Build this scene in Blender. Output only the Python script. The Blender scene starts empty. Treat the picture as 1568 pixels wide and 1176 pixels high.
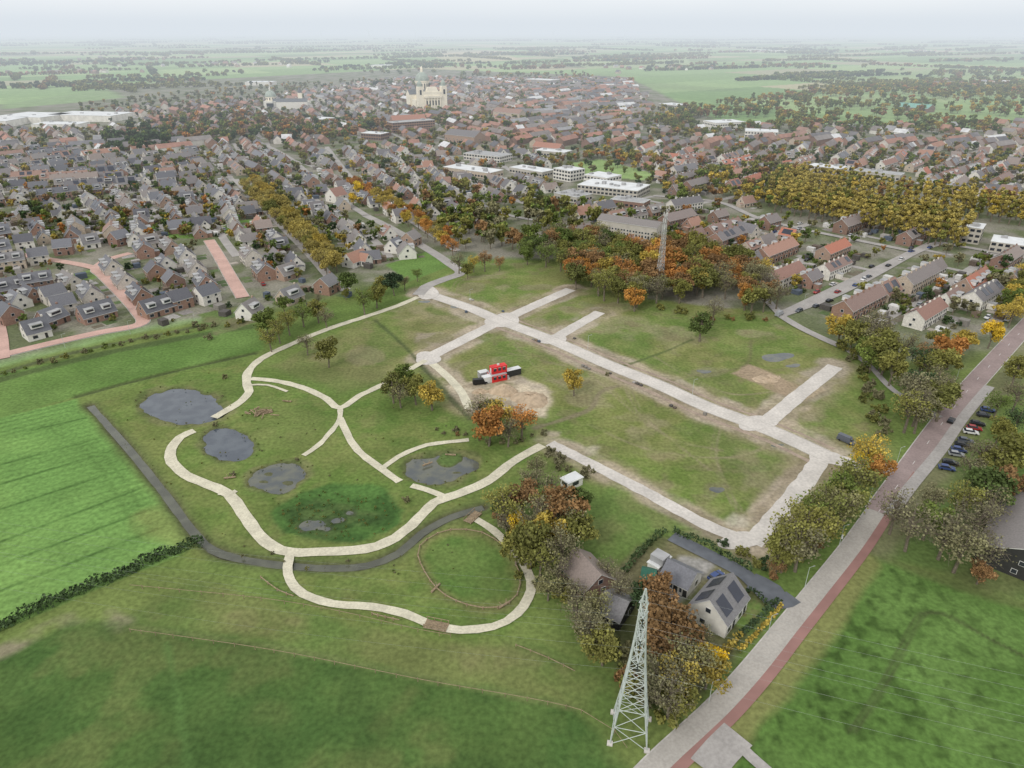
import bpy, math, random
import numpy as np
random.seed(7); rng=np.random.default_rng(7)
S=bpy.context.scene
# ------------------------------------------------------------------ survey: photo measurements -> metres on the ground
F=1070.0; CH=115.0; P=math.radians(26.9); cP,sP=math.cos(P),math.sin(P)
def G(u,v,z=0.0):
    x=(u-784)/F; y=(588-v)/F
    dy=cP+y*sP; dz=-sP+y*cP
    t=(CH-z)/(-dz); return (x*t,dy*t)
def GL(pts): return [G(*p) for p in pts]
KI=1.04
def lin(c):
    return tuple(((x/255)/12.92 if x<=10 else (((x/255)+0.055)/1.055)**2.4) for x in c)
def A(r,g,b,ds=.13):
    c=lin((r,g,b)); l=.3*c[0]+.6*c[1]+.1*c[2]; return tuple(min(0.9,(x*(1-ds)+l*ds)/KI) for x in c)
def B(r,g,b): return tuple(min(0.9,x*1.28) for x in lin((r,g,b)))
# ------------------------------------------------------------------ materials
def newmat(n):
    m=bpy.data.materials.new(n); m.use_nodes=True
    nt=m.node_tree; b=nt.nodes['Principled BSDF']; b.inputs['Roughness'].default_value=0.85
    b.inputs['Specular IOR Level'].default_value=0.25
    return m,nt,b
def ramp(nt,cols,const=True):
    r=nt.nodes.new('ShaderNodeValToRGB'); cr=r.color_ramp
    if const: cr.interpolation='CONSTANT'
    n=len(cols)
    while len(cr.elements)<n: cr.elements.new(0.5)
    for i,c in enumerate(cols):
        cr.elements[i].position=i/n if const else i/max(1,n-1); cr.elements[i].color=(*c,1)
    return r
def mulnoise(nt,colsock,scale,lo,hi,detail=2,coord='pos'):
    no=nt.nodes.new('ShaderNodeTexNoise')
    g=nt.nodes.new('ShaderNodeNewGeometry'); nt.links.new(g.outputs['Position'],no.inputs['Vector'])
    no.inputs['Scale'].default_value=scale; no.inputs['Detail'].default_value=detail
    mr=nt.nodes.new('ShaderNodeMapRange'); mr.inputs[1].default_value=0.3; mr.inputs[2].default_value=0.7
    mr.inputs[3].default_value=lo; mr.inputs[4].default_value=hi
    nt.links.new(no.outputs['Fac'],mr.inputs[0])
    vm=nt.nodes.new('ShaderNodeVectorMath'); vm.operation='SCALE'
    nt.links.new(colsock,vm.inputs[0]); nt.links.new(mr.outputs[0],vm.inputs['Scale'])
    return vm.outputs[0]
def rgb(nt,c):
    n=nt.nodes.new('ShaderNodeRGB'); n.outputs[0].default_value=(*c,1); return n.outputs[0]
def simple(n,c,rough=0.85,scale=0.5,lo=0.85,hi=1.15,metal=0,s2=None,spec=0.25):
    m,nt,b=newmat(n); o=mulnoise(nt,rgb(nt,c),scale,lo,hi)
    if s2: o=mulnoise(nt,o,s2,lo,hi)
    nt.links.new(o,b.inputs['Base Color']); b.inputs['Roughness'].default_value=rough
    b.inputs['Metallic'].default_value=metal; b.inputs['Specular IOR Level'].default_value=spec
    return m
def randmat(n,cols,rough=0.85,island=False,scale=1.5,lo=0.85,hi=1.15):
    m,nt,b=newmat(n)
    if island: s=nt.nodes.new('ShaderNodeNewGeometry').outputs['Random Per Island']
    else:
        oi=nt.nodes.new('ShaderNodeObjectInfo'); s=oi.outputs['Random']
    r=ramp(nt,cols); nt.links.new(s,r.inputs[0])
    o=mulnoise(nt,r.outputs[0],scale,lo,hi)
    nt.links.new(o,b.inputs['Base Color']); b.inputs['Roughness'].default_value=rough
    return m
wallc=[A(158,124,108),A(215,210,200),A(142,112,98),A(188,172,152),A(152,120,102),A(222,218,208),A(166,140,122),A(204,196,184),A(134,108,94)]
roofmix=[A(124,118,118),A(112,109,111),A(142,128,120),A(150,118,104),A(104,103,107),A(138,131,127),A(164,122,102),A(120,118,121),A(130,121,117),A(116,112,113)]
roofdark=[A(100,101,107),A(114,115,121),A(122,120,121),A(94,94,100),A(130,124,121),A(108,108,113)]
roofred=[A(166,116,96),A(148,112,99),A(130,122,119),A(168,128,110),A(140,116,107),A(119,115,116),A(178,112,88),A(136,124,119)]
M={}
M['wall']=randmat('house_wall_brick',wallc); M['roofm']=randmat('roof_tiles_mixed',roofmix,0.6,scale=2.5)
M['roofd']=randmat('roof_tiles_dark',roofdark,0.5,scale=2.5); M['roofr']=randmat('roof_tiles_red',roofred,0.7,scale=2.5)
M['wallw']=simple('white_render',A(222,218,208),0.8,0.8,0.9,1.05)
M['glass']=simple('window_glass',(0.03,0.035,0.045),0.12,spec=0.6); M['trim']=simple('white_paint',(0.62,0.62,0.6),0.5)
M['solar']=simple('solar_panel',(0.02,0.024,0.04),0.25,spec=0.6)
M['dark']=simple('dark_timber',(0.04,0.04,0.038)); M['flat']=simple('flat_roof_grey',A(165,165,165),0.8,0.3,0.8,1.15)
M['flatw']=simple('flat_roof_white',A(214,216,216),0.7,0.15,0.88,1.08); M['office']=simple('office_cladding',A(186,180,168),0.8,0.3,0.88,1.08)
M['fwall']=randmat('far_wall',wallc,island=True,scale=.2); M['froof']=randmat('far_roof',roofmix+[A(172,122,102),A(205,205,205),A(160,118,102),A(150,150,152)],island=True,scale=.2)
M['shed']=randmat('shed_mix',[A(100,88,78),A(130,125,118),A(88,84,80),A(160,155,150),A(200,198,194),A(120,104,88),A(84,94,108)],island=True)
M['patio']=randmat('patio_mix',[A(160,156,150),A(138,132,128),A(88,108,60),A(95,112,64),A(172,162,150),A(110,102,84),A(80,100,54)],island=True,scale=.8,lo=.75,hi=1.2)
M['steel']=simple('galvanised_steel',(0.44,0.48,0.45),0.6,1,0.9,1.1); M['mast']=simple('mast_steel',(0.42,0.43,0.42),0.6)
M['wire']=simple('conductor',(0.30,0.32,0.30),0.6)
M['conc']=simple('concrete_road',A(206,199,190),0.9,0.12,0.84,1.06,s2=1.2)
M['strip']=simple('verge_gravel',A(160,142,124),0.95,0.3,0.8,1.15,s2=1.6)
M['asph']=simple('asphalt',A(162,157,152),0.9,0.15,0.88,1.1,s2=1.5)
M['lane']=simple('lane_concrete',A(172,166,157),0.9,0.1,0.88,1.08,s2=2)
M['brick']=simple('brick_paving',A(150,132,128),0.9,0.15,0.88,1.1,s2=2)
M['pink']=simple('red_brick_paving',A(198,160,146),0.9,0.15,0.88,1.08,s2=2)
M['cycle']=simple('cycle_path_red',A(152,112,104),0.9,0.2,0.9,1.08)
M['path']=simple('shell_path',A(211,204,178),0.95,0.25,0.82,1.06,s2=1.8)
M['kerb']=simple('kerb_stone',A(185,180,172),0.9); M['paint']=simple('road_paint',(0.75,0.75,0.72),0.7)
M['black']=simple('dark_paving',A(98,102,108),0.7,0.4,0.85,1.15)
M['wood']=simple('log_wood',A(150,130,102),0.9,2,0.7,1.2)
M['soilp']=simple('soil',A(182,160,132),0.95,0.6,0.75,1.15)
M['red']=simple('red_container',(0.6,0.03,0.03),0.5); M['tyre']=simple('tyre',(0.02,0.02,0.02),.8)
M['green']=simple('green_paint',(0.03,0.12,0.08),.6)
M['carp']=randmat('car_paint',[(.6,.6,.6),(.03,.03,.035),(.3,.31,.32),(.1,.11,.13),(.65,.65,.64),(.05,.08,.2),(.3,.03,.03),(.02,.02,.02)],.3,lo=.95,hi=1.05)
M['stone']=simple('basilica_stone',A(238,228,205),.8,.1,.88,1.05)
M['lead']=simple('dome_copper',A(160,172,160),.6,.2,.85,1.1); M['slate']=simple('slate',A(105,108,112),.6)
M['copp']=simple('barn_copper_green',A(110,165,150),.6)
def water(n,c,c2,rough=.08):
    m,nt,b=newmat(n); b.inputs['Roughness'].default_value=rough
    b.inputs['Specular IOR Level'].default_value=.5
    g=nt.nodes.new('ShaderNodeNewGeometry'); no=nt.nodes.new('ShaderNodeTexNoise'); no.inputs['Scale'].default_value=1.6
    nt.links.new(g.outputs['Position'],no.inputs['Vector'])
    bp=nt.nodes.new('ShaderNodeBump'); bp.inputs['Strength'].default_value=.12; bp.inputs['Distance'].default_value=.1
    nt.links.new(no.outputs['Fac'],bp.inputs['Height']); nt.links.new(bp.outputs[0],b.inputs['Normal'])
    n2=nt.nodes.new('ShaderNodeTexNoise'); n2.inputs['Scale'].default_value=.22; n2.inputs['Detail'].default_value=3; nt.links.new(g.outputs['Position'],n2.inputs['Vector'])
    r=nt.nodes.new('ShaderNodeValToRGB'); r.color_ramp.elements[0].position=.42; r.color_ramp.elements[1].position=.6
    r.color_ramp.elements[0].color=(*c,1); r.color_ramp.elements[1].color=(*c2,1); nt.links.new(n2.outputs['Fac'],r.inputs[0]); nt.links.new(r.outputs[0],b.inputs['Base Color'])
    return m
M['water']=water('pond_water',A(70,78,88),A(84,92,100)); M['water2']=water('shallow_water',A(96,98,84),A(74,80,80))
M['water3']=water('ditch_water_dark',A(74,76,62),A(88,90,74),.2)
# ------------------------------------------------------------------ mesh builder
class MB:
    def __init__(s): s.v=[];s.f=[];s.m=[];s.slots=[]
    def slot(s,k):
        if k not in s.slots: s.slots.append(k)
        return s.slots.index(k)
    def add(s,vs,fs,k):
        o=len(s.v); s.v.extend(vs); i=s.slot(k)
        for f in fs: s.f.append(tuple(a+o for a in f)); s.m.append(i)
    def box(s,c,d,k,rot=0,top=1.0):
        x,y,z=c; a,b,h=d[0]/2,d[1]/2,d[2]; cr,sr=math.cos(rot),math.sin(rot); vs=[]
        for zz,t in((0,1),(h,top)):
            for px,py in((-a,-b),(a,-b),(a,b),(-a,b)):
                px*=t;py*=t; vs.append((x+px*cr-py*sr,y+px*sr+py*cr,z+zz))
        s.add(vs,[(3,2,1,0),(4,5,6,7),(0,1,5,4),(1,2,6,5),(2,3,7,6),(3,0,4,7)],k)
    def tube(s,p,q,r0,r1,k,n=5):
        p=np.array(p,float);q=np.array(q,float);d=q-p;L=np.linalg.norm(d)
        if L<1e-6:return
        d/=L; a=np.cross(d,(0,0,1) if abs(d[2])<.9 else (1,0,0)); a/=np.linalg.norm(a); b=np.cross(d,a)
        vs=[]
        for c,r in((p,r0),(q,r1)):
            for i in range(n):
                t=2*math.pi*i/n; vs.append(tuple(c+r*(math.cos(t)*a+math.sin(t)*b)))
        s.add(vs,[(i,(i+1)%n,n+(i+1)%n,n+i) for i in range(n)]+[tuple(range(n))[::-1],tuple(range(n,2*n))],k)
    def lathe(s,c,prof,k,n=16):
        vs=[];fs=[]
        for r,z in prof:
            for i in range(n):
                t=2*math.pi*i/n; vs.append((c[0]+r*math.cos(t),c[1]+r*math.sin(t),c[2]+z))
        for j in range(len(prof)-1):
            for i in range(n): fs.append((j*n+i,j*n+(i+1)%n,(j+1)*n+(i+1)%n,(j+1)*n+i))
        s.add(vs,fs,k)
    def merge(s,o,x,y,rot,z=0,remap=None,sc=1):
        cr,sr=math.cos(rot)*sc,math.sin(rot)*sc; off=len(s.v)
        s.v.extend((x+a*cr-b*sr,y+a*sr+b*cr,z+c*sc) for a,b,c in o.v)
        idx=[s.slot((remap or {}).get(k,k)) for k in o.slots]
        s.f.extend(tuple(a+off for a in f) for f in o.f); s.m.extend(idx[i] for i in o.m)
    def mesh(s,name):
        me=bpy.data.meshes.new(name); me.from_pydata(s.v,[],s.f)
        for k in s.slots: me.materials.append(M[k] if isinstance(k,str) else k)
        me.polygons.foreach_set('material_index',s.m); me.update(); return me
def link(name,me,loc=(0,0,0),rot=0,sc=1,parent=None):
    o=bpy.data.objects.new(name,me); o.location=loc; o.rotation_euler=(0,0,rot)
    o.scale=(sc,sc,sc) if not isinstance(sc,tuple) else sc
    if parent: o.parent=parent
    S.collection.objects.link(o); return o
# ------------------------------------------------------------------ noise
_t=rng.random((256,256))
def vn(x,y,sc,seed=0):
    x=x/sc+seed*17.3; y=y/sc+seed*9.7; xi=np.floor(x).astype(int); yi=np.floor(y).astype(int); fx=x-xi; fy=y-yi
    fx=fx*fx*(3-2*fx); fy=fy*fy*(3-2*fy); g=lambda a,b:_t[a&255,b&255]
    return (g(xi,yi)*(1-fx)+g(xi+1,yi)*fx)*(1-fy)+(g(xi,yi+1)*(1-fx)+g(xi+1,yi+1)*fx)*fy
def fbm(x,y,sc,seed=0,o=4):
    r=0;a=.5;t=0
    for i in range(o): r=r+a*vn(x,y,sc/2**i,seed+i); t+=a; a*=.5
    return r/t
def inpoly(x,y,P_):
    c=False;n=len(P_);j=n-1
    for i in range(n):
        xi,yi=P_[i];xj,yj=P_[j]
        if (yi>y)!=(yj>y) and x<(xj-xi)*(y-yi)/(yj-yi)+xi: c=not c
        j=i
    return c
# ------------------------------------------------------------------ terrain sheet
def axis(lo,hi,st,g,far0,far1):
    a=list(np.arange(lo,hi,st)); s=st;x=a[-1]
    while x<far1: s*=g; x+=s; a.append(x)
    s=st;x=a[0];b=[]
    while x>far0: s*=g;x-=s;b.append(x)
    return np.array(b[::-1]+a)
ax=axis(-240,240,.7,1.017,-30000,30000); ay=axis(70,340,.7,1.013,-2000,32000)
X,Y=np.meshgrid(ax,ay); Z=np.zeros_like(X); C=np.zeros(X.shape+(3,))
# farmland patchwork
ang=.55+.25*(vn(X,Y,3500,3)-.5)
ux=X*np.cos(ang)+Y*np.sin(ang); uy=-X*np.sin(ang)+Y*np.cos(ang)
cx=np.floor(ux/380+.6*vn(X,Y,2200,5)).astype(int); cy=np.floor(uy/190).astype(int)
h=_t[(cx*7+cy*3)&255,(cy*13+cx*5)&255]
pal=np.array([A(132,162,98),A(114,146,84),A(148,172,108),A(124,154,90),A(172,166,128),A(108,136,80),A(138,166,102),A(158,156,120)])
C[:]=pal[(h*7.99).astype(int)]
n=fbm(X,Y,700,2); m=np.clip((n-.62)*6,0,1)[...,None]; C[:]=C*(1-m)+np.array(A(100,112,80))*m
def sl(W_,mg):
    xs=[p[0] for p in W_];ys=[p[1] for p in W_]
    i0,i1=np.searchsorted(ax,[min(xs)-mg,max(xs)+mg]); j0,j1=np.searchsorted(ay,[min(ys)-mg,max(ys)+mg])
    return slice(j0,j1),slice(i0,i1)
def segd(x,y,a,b):
    dx,dy=b[0]-a[0],b[1]-a[1]; L=dx*dx+dy*dy+1e-9; t=np.clip(((x-a[0])*dx+(y-a[1])*dy)/L,0,1)
    return np.hypot(x-a[0]-t*dx,y-a[1]-t*dy)
def sdpoly(x,y,W_):
    d=np.full(x.shape,1e9); c=np.zeros(x.shape,bool); n=len(W_)
    for i in range(n):
        a=W_[i];b=W_[i-1]; d=np.minimum(d,segd(x,y,a,b))
        if a[1]!=b[1]: c^=((a[1]>y)!=(b[1]>y))&(x<(b[0]-a[0])*(y-a[1])/(b[1]-a[1])+a[0])
    return np.where(c,d,-d)
def paint(pts,c1,c2=None,edge=1.,wob=1.,ns=12,alpha=1,seed=0,world=False,dz=0,thr=.5,sharp=4,wn=None):
    W_=pts if world else GL(pts); s=sl(W_,edge+wob+3); x,y=X[s],Y[s]
    if x.size==0:return
    sd=sdpoly(x,y,W_)+(fbm(x,y,wn or max(3,wob*3),seed+9)-.5)*2*wob
    a=np.clip(sd/(2*edge)+.5,0,1); a=a*a*(3-2*a)
    col=np.array(c1)*np.ones(x.shape+(1,))
    if c2 is not None:
        f=np.clip((fbm(x,y,ns,seed)-thr)*sharp+.5,0,1)[...,None]; col=col*(1-f)+np.array(c2)*f
    al=(a*alpha)[...,None]; C[s]=C[s]*(1-al)+col*al
    if dz: Z[s]=Z[s]*(1-a)+dz*a
def mudpatch(pts,c,scale,thr,alpha,seed,sharp=10):
    W_=GL(pts); s=sl(W_,3); x,y=X[s],Y[s]; sd=np.clip(sdpoly(x,y,W_)/3,0,1)
    f=np.clip((fbm(x,y,scale,seed)-thr)*sharp,0,1)*(.6+.4*vn(x,y,1.5,seed)); al=(f*sd*alpha)[...,None]; C[s]=C[s]*(1-al)+np.array(c)*al
def pline(pts,w,c,alpha=1,edge=.5,wob=0,world=False,dz=0,breakup=0,seed=0):
    W_=pts if world else smooth(GL(pts)); s=sl(W_,w+edge+wob+3); x,y=X[s],Y[s]
    if x.size==0:return
    d=np.full(x.shape,1e9)
    for i in range(len(W_)-1): d=np.minimum(d,segd(x,y,W_[i],W_[i+1]))
    d=d+(fbm(x,y,7,seed+4)-.5)*2*wob
    a=np.clip((w/2-d)/(2*edge)+.5,0,1)
    if breakup: a=a*np.clip((fbm(x,y,11,seed+2)-.5)*5+1-breakup,0,1)
    al=(a*alpha)[...,None]; C[s]=C[s]*(1-al)+np.array(c)*al
    if dz: Z[s]=np.minimum(Z[s],dz*a)
def smooth(W_,step=3.0,closed=False):
    n=len(W_)
    if n<3: return [tuple(p) for p in W_]
    out=[];Q=[np.array(p) for p in W_]
    rngi=range(n if closed else n-1)
    for i in rngi:
        if closed: p0,p1,p2,p3=Q[i-1],Q[i],Q[(i+1)%n],Q[(i+2)%n]
        else: p0,p1,p2,p3=Q[max(i-1,0)],Q[i],Q[i+1],Q[min(i+2,n-1)]
        k=max(2,int(np.linalg.norm(p2-p1)/step))
        for j in range(k):
            t=j/k; out.append(tuple(.5*((2*p1)+(-p0+p2)*t+(2*p0-5*p1+4*p2-p3)*t*t+(-p0+3*p1-3*p2+p3)*t**3)))
    out.append(tuple(Q[0] if closed else Q[-1])); return out
def ell(u,v,ru,rv,n=22,wob=.1,seed=1):
    r=random.Random(seed); ph=[r.random()*6 for _ in range(3)]
    return [(u+ru*math.cos(t)*(1+wob*math.sin(2*t+ph[0])+wob*.6*math.sin(3*t+ph[1])),v+rv*math.sin(t)*(1+wob*math.sin(2*t+ph[0])+wob*.6*math.sin(3*t+ph[1]))) for t in [2*math.pi*i/n for i in range(n)]]
SOIL=A(164,152,132); MUD=A(128,116,92)
near=[(-500,1500),(-500,740),(0,560),(230,505),(385,480),(640,400),(860,395),(1190,480),(1300,520),(1568,540),(2100,560),(2100,1500)]
paint(near,A(96,119,50),A(108,124,58),3,3,35,seed=1)
town=[(-700,640),(-300,590),(0,552),(230,500),(385,478),(520,450),(620,420),(690,395),(860,400),(1000,470),(1190,485),(1290,530),(1420,560),(1568,520),(2300,560),(2300,205),(1568,200),(1100,185),(960,118),(640,105),(250,125),(0,160),(-700,180)]
paint(town,A(100,108,74),A(134,130,116),8,6,14,seed=3)
# left strip, fields
paint([(-400,690),(0,572),(385,492),(405,535),(250,570),(120,606),(-400,760)],A(88,120,48),A(98,128,56),1.5,1,22,seed=5)
lf=[(-400,760),(0,640),(116,611),(318,832),(180,888),(0,965),(-400,1150)]
paint(lf,A(100,140,62),A(112,150,68),1,.6,26,seed=6)
W_=GL(lf); s=sl(W_,2); d=np.array(G(0,700))-np.array(G(140,663)); d/=np.linalg.norm(d); q=X[s]*-d[1]+Y[s]*d[0]
k_=1+.16*np.sin(q*2*math.pi/3.1)*(vn(X[s],Y[s],14,8)); k_[sdpoly(X[s],Y[s],W_)<0]=1; C[s]*=k_[...,None]
for a,b in(((0,712),(150,672)),((0,742),(170,690)),((0,780),(190,718)),((0,830),(210,750)),((0,865),(225,782)),((0,905),(240,810)),((0,670),(130,640))):
    pline([a,b],.9,A(66,100,40),.9,.4,breakup=.1)
pline([(60,650),(130,690),(180,760),(215,830)],.6,A(80,114,48),.6,.4); pline([(85,645),(160,700),(210,770),(250,840)],.6,A(80,114,48),.5,.4)
pline([(230,790),(280,820),(312,838)],9,A(132,128,68),.45,2,2)
low=[(-400,1600),(-400,1120),(0,1008),(110,952),(200,950),(420,985),(640,1030),(880,1078),(965,1180),(1000,1600)]
paint(low,A(70,99,41),A(84,111,47),2,1.5,20,seed=8)
paint(low,A(78,102,46),A(60,90,38),2,1.5,5,seed=88,alpha=.4,sharp=6)
mudpatch(low,A(108,112,60),14,.58,.45,98); mudpatch(low,A(58,84,36),9,.6,.55,55)
paint([(230,1040),(400,1060),(560,1130),(450,1176),(200,1176)],A(60,90,38),None,6,5,alpha=.4)
mid=[(180,950),(420,985),(640,1030),(880,1078),(960,1140),(940,1040),(830,985),(600,960),(440,930),(300,880)]
paint(mid,A(92,116,50),A(108,118,60),1.5,2,16,seed=9)
mudpatch(mid,A(124,118,76),10,.6,.45,31)
pline([(200,960),(420,992),(640,1036),(880,1084)],1.2,A(110,120,66),.7,.6,.5)
pline([(255,985),(270,1060),(290,1176)],1.0,A(84,118,54),.6,.5,.5)
pline([(-50,1015),(0,1000),(50,975),(100,950),(150,940),(190,955)],4,A(134,126,100),.9,1,1,breakup=.1)
rf=[(1090,1180),(1145,1110),(1200,1050),(1300,910),(1345,850),(1440,885),(1568,925),(2100,1090),(2100,1700),(1000,1700)]
paint(rf,A(82,115,44),A(92,124,52),1,1,15,seed=11)
s=sl(GL(rf),1); dd=sdpoly(X[s],Y[s],GL(rf))>1; f=np.where(dd,1-.6*np.clip((vn(X[s],Y[s],1.7,2)-.60)*5,0,1)*vn(X[s],Y[s],30,4),1); C[s]*=f[...,None]
for o in(0,10): pline([(1300+o,1120),(1335+o,1070),(1368+o,1010),(1392+o,962),(1412+o,938),(1445+o,942),(1500,970),(1568,1005)],.6,A(70,80,44),.85,.35)
pline([(1310,820),(1340,845),(1440,888),(1568,928)],3,A(96,104,56),.7,1,1)
paint([(1350,800),(1390,735),(1440,705),(1568,745),(1900,800),(1900,1000),(1568,920),(1345,848)],A(92,115,54),A(108,116,66),2,2,18,seed=12)
pline([(1345,835),(1420,730),(1470,660),(1530,590),(1580,520)],9,A(118,114,84),.7,2,2)
pline([(1075,1176),(1130,1110),(1240,985),(1325,860)],6,A(126,126,70),.8,1,1)
# site ground
site=[(560,482),(640,455),(690,412),(780,398),(870,402),(960,455),(1190,480),(1290,540),(1345,620),(1370,700),(1270,760),(1190,850),(1120,850),(1000,790),(840,700),(800,690),(700,620),(610,570),(500,560),(440,545)]
paint(site,A(104,125,52),A(120,126,64),2,2,22,seed=13)
paint([(600,480),(655,462),(730,500),(640,540)],A(112,114,66),A(138,128,94),3,4,10,alpha=.7,seed=14)
paint([(860,690),(880,640),(1000,600),(1130,660),(1230,705),(1180,790),(1110,790),(1000,745)],A(104,126,48),A(114,122,58),3,4,30,seed=15)
paint([(1010,680),(1100,660),(1230,710),(1180,780),(1120,760)],A(120,118,72),A(106,118,56),4,6,9,alpha=.6,seed=15)
paint([(420,560),(560,490),(620,520),(590,580),(520,600)],A(106,116,60),A(120,120,72),3,4,14,seed=16,alpha=.8)
paint([(540,620),(620,580),(700,620),(715,665),(640,670),(590,700)],A(104,116,56),A(122,120,74),3,4,10,seed=16,alpha=.7)
paint(site,A(88,104,44),A(138,132,86),3,4,4.5,seed=77,alpha=.22,sharp=7)
mudpatch(site,A(148,138,106),15,.60,.6,71); mudpatch(site,A(122,112,80),8,.62,.55,72); mudpatch(site,A(82,110,40),18,.55,.5,73)
roadA=[(655,450),(720,472),(768,492),(845,521),(930,558),(1010,590),(1080,622),(1150,648),(1200,668),(1262,697)]
roadB=[(874,443),(820,467),(768,491),(710,520),(652,549)]
roadC=[(919,478),(880,500),(845,521)]; roadD=[(1279,561),(1230,600),(1178,643),(1160,652)]
roadE=[(1262,697),(1232,738),(1196,782),(1152,832)]; roadF=[(842,679),(930,723),(1010,765),(1080,803),(1152,832)]
roadG=[(652,549),(682,574),(706,600),(718,626)]
for r,w in((roadA,19),(roadB,14),(roadC,12),(roadD,13),(roadE,13),(roadF,10),(roadG,8)):
    pline(r,w+5,A(138,130,94),.8,2,3.5,breakup=.3,seed=3); pline(r,w,SOIL,.85,1.2,2.8,breakup=.3,seed=7)
    pline(r,w*1.0,A(176,160,138),.7,1,2.5,breakup=.6,seed=13); pline(r,w*.85,A(122,110,86),.6,1,2,breakup=.75,seed=23)
for a in([(1100,640),(1090,700),(1120,770),(1150,800)],[(1220,690),(1200,740),(1150,790)],[(900,570),(980,640),(1080,720)],[(1000,545),(1100,600),(1180,600)],[(690,470),(700,430),(760,420)],[(1200,670),(1120,700),(1000,690),(900,650)],[(680,570),(760,540),(860,560)],[(860,470),(800,480),(760,450)],[(950,580),(1000,660),(1100,690)],[(780,520),(840,580),(900,620)]):
    for o in(0,7): pline([(p[0]+o,p[1]) for p in a],.6,A(144,132,104),.6,.4,.4,breakup=.3,seed=o)
paint([(690,592),(735,580),(790,570),(850,600),(835,640),(770,628),(720,628)],SOIL,A(188,174,148),1.5,2.5,6,seed=18)
mudpatch([(690,592),(735,580),(790,570),(850,600),(835,640),(770,628),(720,628)],A(132,116,92),5,.52,.6,41)
paint([(1120,572),(1146,556),(1228,592),(1203,607)],A(160,140,114),A(144,128,100),.8,1,6,seed=19)
paint([(1210,600),(1240,585),(1262,598),(1230,615)],A(164,148,120),None,.8,1)
for e,c in((ell(905,688,16,8,seed=3),A(178,168,146)),(ell(1100,748,20,11,seed=4),A(146,134,108)),(ell(1132,795,22,12,seed=5),A(178,170,150)),(ell(1190,680,30,7,seed=6),A(130,126,98)),(ell(820,495,24,7,seed=8),A(144,138,108)),(ell(660,520,30,12,seed=9),A(154,142,122)),(ell(1085,570,30,7,seed=10),A(130,128,92)),(ell(850,664,12,5,seed=12),SOIL),(ell(965,640,30,10,seed=21),A(122,122,74)),(ell(560,545,34,14,seed=22),A(118,116,80)),(ell(1140,700,26,9,seed=23),A(134,126,90)),(ell(720,440,22,8,seed=24),A(136,132,94)),(ell(820,440,24,5,seed=25),A(132,128,90)),(ell(905,610,18,8,seed=26),A(130,124,86)),(ell(700,560,16,6,seed=27),A(142,134,104)),(ell(1020,700,26,8,seed=28),A(132,124,86)),(ell(1240,640,22,7,seed=29),A(146,136,106)),(ell(1060,520,24,6,seed=30),A(122,120,78)),(ell(760,590,30,12,seed=31),A(160,148,124))):
    paint(e,c,A(126,122,84),1.5,3.5,5,alpha=.75,seed=21,wn=6)
pline([(868,530),(930,562),(1000,545),(1060,520)],1.2,A(78,92,48),.8,.5,.5); pline([(1000,590),(1060,575),(1140,560),(1150,520)],1,A(110,108,70),.7,.5,.5)
pline([(575,490),(620,530),(655,570),(700,620),(720,640)],2,A(72,84,48),.8,.6,.6,dz=-.3)
pline([(950,590),(920,600),(905,625),(870,640),(820,655)],2,A(128,118,92),.8,.5,.5)
# park ground
park=[(150,618),(250,575),(385,555),(520,610),(600,590),(700,640),(720,680),(830,680),(790,740),(815,850),(830,920),(760,985),(640,975),(450,925),(420,860),(320,838),(200,700)]
paint(park,A(96,120,47),A(112,124,58),2,2,18,seed=24)
paint(park,A(84,108,42),A(120,126,68),2,2,3.5,seed=78,alpha=.26,sharp=7); mudpatch(park,A(126,124,74),12,.6,.45,33); mudpatch(park,A(80,110,40),10,.58,.5,34)
paint([(400,600),(500,640),(470,690),(380,690)],A(110,123,60),None,3,5,alpha=.6)
ditch=[(138,620),(200,690),(250,752),(290,805),(325,840),(380,856),(440,864),(500,868),(560,864),(610,845),(645,815),(690,790),(740,775)]
pline(ditch,6.5,A(92,104,54),.8,1.2,1); pline(ditch,3.0,A(84,80,60),.95,.7,.5,dz=-.8)
canal=[(-60,600),(0,582),(130,548),(250,523),(385,500)]
pline(canal,5,A(74,88,48),.8,1,1); pline([(118,606),(200,584),(300,560),(390,540)],2.6,A(74,86,46),.95,.8,.5,dz=-.4)
pline([(0,572),(120,538),(280,505),(390,482)],3,A(78,84,56),.8,1,1)
ponds=[('pond',ell(280,622,60,25,seed=31,wob=.06),'water'),('pond',ell(350,681,34,24,seed=32,wob=.14),'water'),('pond',ell(424,730,40,19,seed=33,wob=.14),'water2'),('pond',ell(676,716,48,22,seed=34),'water2')]
for nme,e,w in ponds:
    cu=sum(p[0] for p in e)/len(e);cv=sum(p[1] for p in e)/len(e)
    paint([(cu+(a-cu)*1.28,cv+(b-cv)*1.28) for a,b in e],A(86,98,50),A(116,118,72),1.2,2.5,5,alpha=.9,seed=30)
    paint([(cu+(a-cu)*1.08,cv+(b-cv)*1.08) for a,b in e],A(72,70,52),A(92,88,64),1.6,2.6,3,seed=44,dz=-.8,wn=6)
for e in(ell(412,724,10,4,seed=5),ell(440,738,9,3,seed=6),ell(430,722,6,2.5,seed=7),ell(404,736,6,2.5,seed=8),ell(700,722,8,3,seed=9),ell(655,724,7,3,seed=2)): paint(e,A(92,94,66),None,.8,1.2,dz=-.3,wn=4)
paint(ell(520,785,96,46,seed=36,wob=.08),A(76,112,46),A(60,92,38),1,3,7,seed=36,dz=-.25,wn=8)
paint(ell(508,792,66,28,seed=39,wob=.15),A(78,100,48),A(58,84,38),2,4,3,seed=31,wn=8)
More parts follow.
